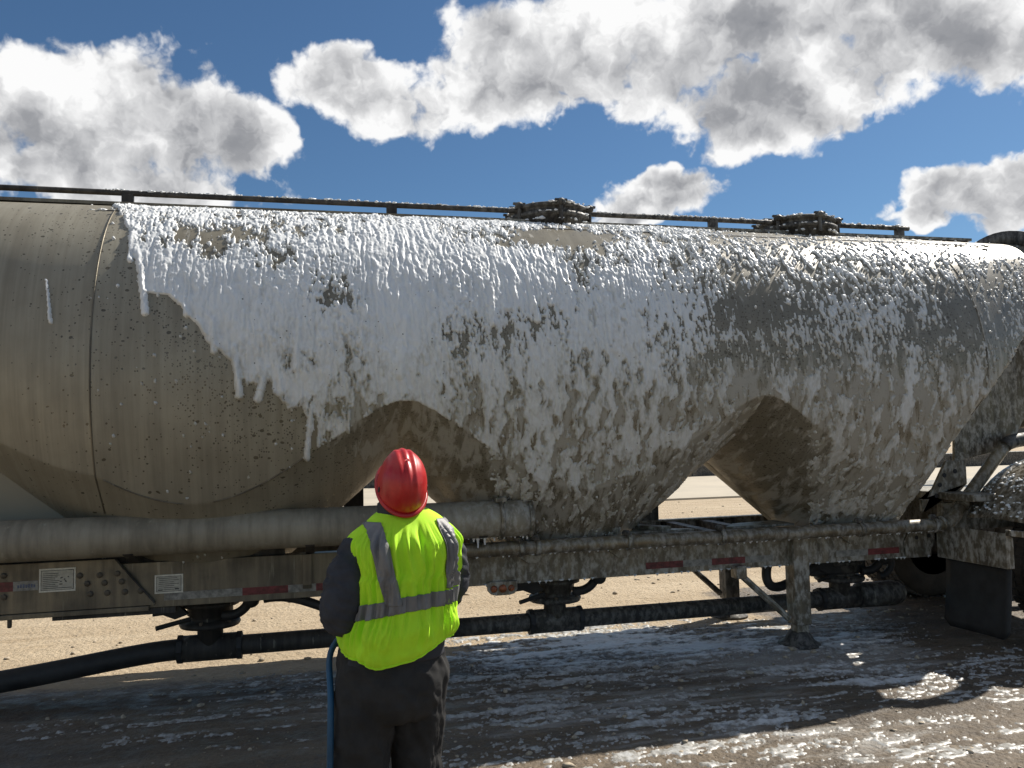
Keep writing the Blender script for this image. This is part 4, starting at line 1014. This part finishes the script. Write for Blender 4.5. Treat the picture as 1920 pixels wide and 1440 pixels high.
patch(lambda u,v:(u*2*np.pi,bandz(u*2*np.pi)+(v-.5)*.056),260,14,'waist_band',M['tapegrey'])
def stripe(x0,back):
    def f(u,v):
        z=1.112+.03*np.sign(x0)*.7+(1.392-1.112-.02*np.sign(x0))*u; rx,ry,cy,cx=cat(z,TOR)
        xx=x0+(v-.5)*.052+(.058 if x0<0 else .012)*(1-u); q=np.clip((xx-cx)/rx,-.9995,.9995); c=np.sign(q)*np.abs(q)**(1/.82)
        a=np.arccos(c); return (2*np.pi-a if back else a),z
    return f
for x0 in (-.136,.122):
    for bk in (True,False): patch(stripe(x0,bk),90,14,'shoulder_band',M['tapegrey'])
# edge binding round the armholes
# helmet
V=[];F2=[]; nu,nv=72,30
for i in range(nv+1):
    ph=i/nv*math.pi/2
    for j in range(nu):
        t=2*math.pi*j/nu; x=math.cos(t); y=math.sin(t)
        rr=math.cos(ph)**.72; zz=math.sin(ph)**.92
        ax=.094*(1+.02*math.cos(2*t)); ayy=.138 if y>0 else .132
        X_,Y_,Z_=ax*rr*x,ayy*rr*y,.155*zz
        g=0
        for xr,wd_ in ((0,.011),(.030,.007),(-.030,.007)): g+=.0030*math.exp(-((X_-xr)/wd_)**2)
        g-=.0018*(math.exp(-((X_-.014)/.006)**2)+math.exp(-((X_+.014)/.006)**2))
        g*=min(1,max(0,(Z_-.05)/.05)); l=math.sqrt(X_*X_+Y_*Y_+Z_*Z_)+1e-9
        V.append((X_*(1+g/l),Y_*(1+g/l),Z_*(1+g/l)))
for i in range(nv):
    for j in range(nu): F2.append((i*nu+j,i*nu+(j+1)%nu,(i+1)*nu+(j+1)%nu,(i+1)*nu+j))
HO=np.array([0,-.012,.018])
def hx_(v): return [tuple(p) for p in xf_person(headx(np.array(v)+HO))]
hm=MB().add(hx_(V),F2).build('hard_hat',M['helmet'],person,True); s_=hm.modifiers.new('s','SOLIDIFY'); s_.thickness=.0035; s_.offset=-1
# rim gutter and peak
V=[];F2=[]
for j in range(nu):
    t=2*math.pi*j/nu; x=math.cos(t); y=math.sin(t); ext=.005+.030*max(0,y)**2.2+.006*max(0,-y)**2
    ax=.094*(1+.02*math.cos(2*t)); ayy=.138 if y>0 else .132
    for (e,z) in ((-.002,.006),(ext,-.004-.010*max(0,y)**2),(ext+.002,-.009-.010*max(0,y)**2),(ext-.003,-.013-.010*max(0,y)**2),(-.004,-.012)):
        V.append(((ax+e)*x,(ayy+e)*y,z))
for j in range(nu):
    for i in range(5): F2.append((j*5+i,((j+1)%nu)*5+i,((j+1)%nu)*5+(i+1)%5,j*5+(i+1)%5))
MB().add(hx_(V),F2).build('hat_brim',M['helmet'],hm,True)
for sx in (-1,1):
    b=MB(); v,f=ell((sx*.0945,-.02,.022),(.004,.009,.014),8,6); b.add(hx_(v),f); b.build('accessory_slot',M['black'],hm)
# chin strap / beard shadow side strap
b=MB().tube([tuple(p) for p in xf_person(headx(np.array([(-.085,.02,.01),(-.083,.045,-.05),(-.05,.075,-.105),(0,.088,-.122),(.05,.075,-.105),(.083,.045,-.05),(.085,.02,.01)])))],.006,8); b.build('chin_strap',M['black'],person,True)
# boots
for sx,(ax_,ay_) in ((-1,(-.19,-.01)),(1,(.07,.005))):
    b=MB(); b.tube(xf_person(np.array([(ax_,ay_-.075,.055),(ax_,ay_,.058),(ax_,ay_+.09,.05),(ax_+.005*sx,ay_+.17,.04)])),[.045,.056,.052,.036],14)
    b.tube(xf_person(np.array([(ax_,ay_-.02,.05),(ax_,ay_-.02,.17)])),[.055,.058],14); b.build('boot',M['boot'],person,True)
# spray wand and blue hose
WT=thing('spray_wand',tuple(xf_person(np.array([WA]))[0]),'black spray wand held in both hands of the person in the lime vest','spray gun')
A_=xf_person(np.array([WA-wd*.02]))[0]; B_=xf_person(np.array([WB+wd*.1]))[0]
MB().tube([A_,A_*.65+B_*.35,A_*.6+B_*.4,B_],[.013,.013,.009,.009],12).build('lance',M['black'],WT,True)
MB().tube([B_,B_+(B_-A_)*.06],[.014,.008],10).build('nozzle',M['chrome'],WT,True)
q=xf_person(np.array([WA-wd*.02,(-.16,.24,.93),(-.265,.12,.87),(-.292,-.03,.72),(-.300,-.04,.45),(-.305,.02,.16),(-.32,.15,.02),(-.55,.45,.014),(-1.1,.7,.014),(-2.2,.5,.014)]))
M['bluehose']=m_simple('blue_hose_rubber',(.012,.075,.15),.5)
hs=MB().tube(spline(q,8),.0125,12).build('water_hose',M['bluehose'],None,True)
tag(hs,'blue water hose hanging beside the left leg of the person in the lime vest','hose')
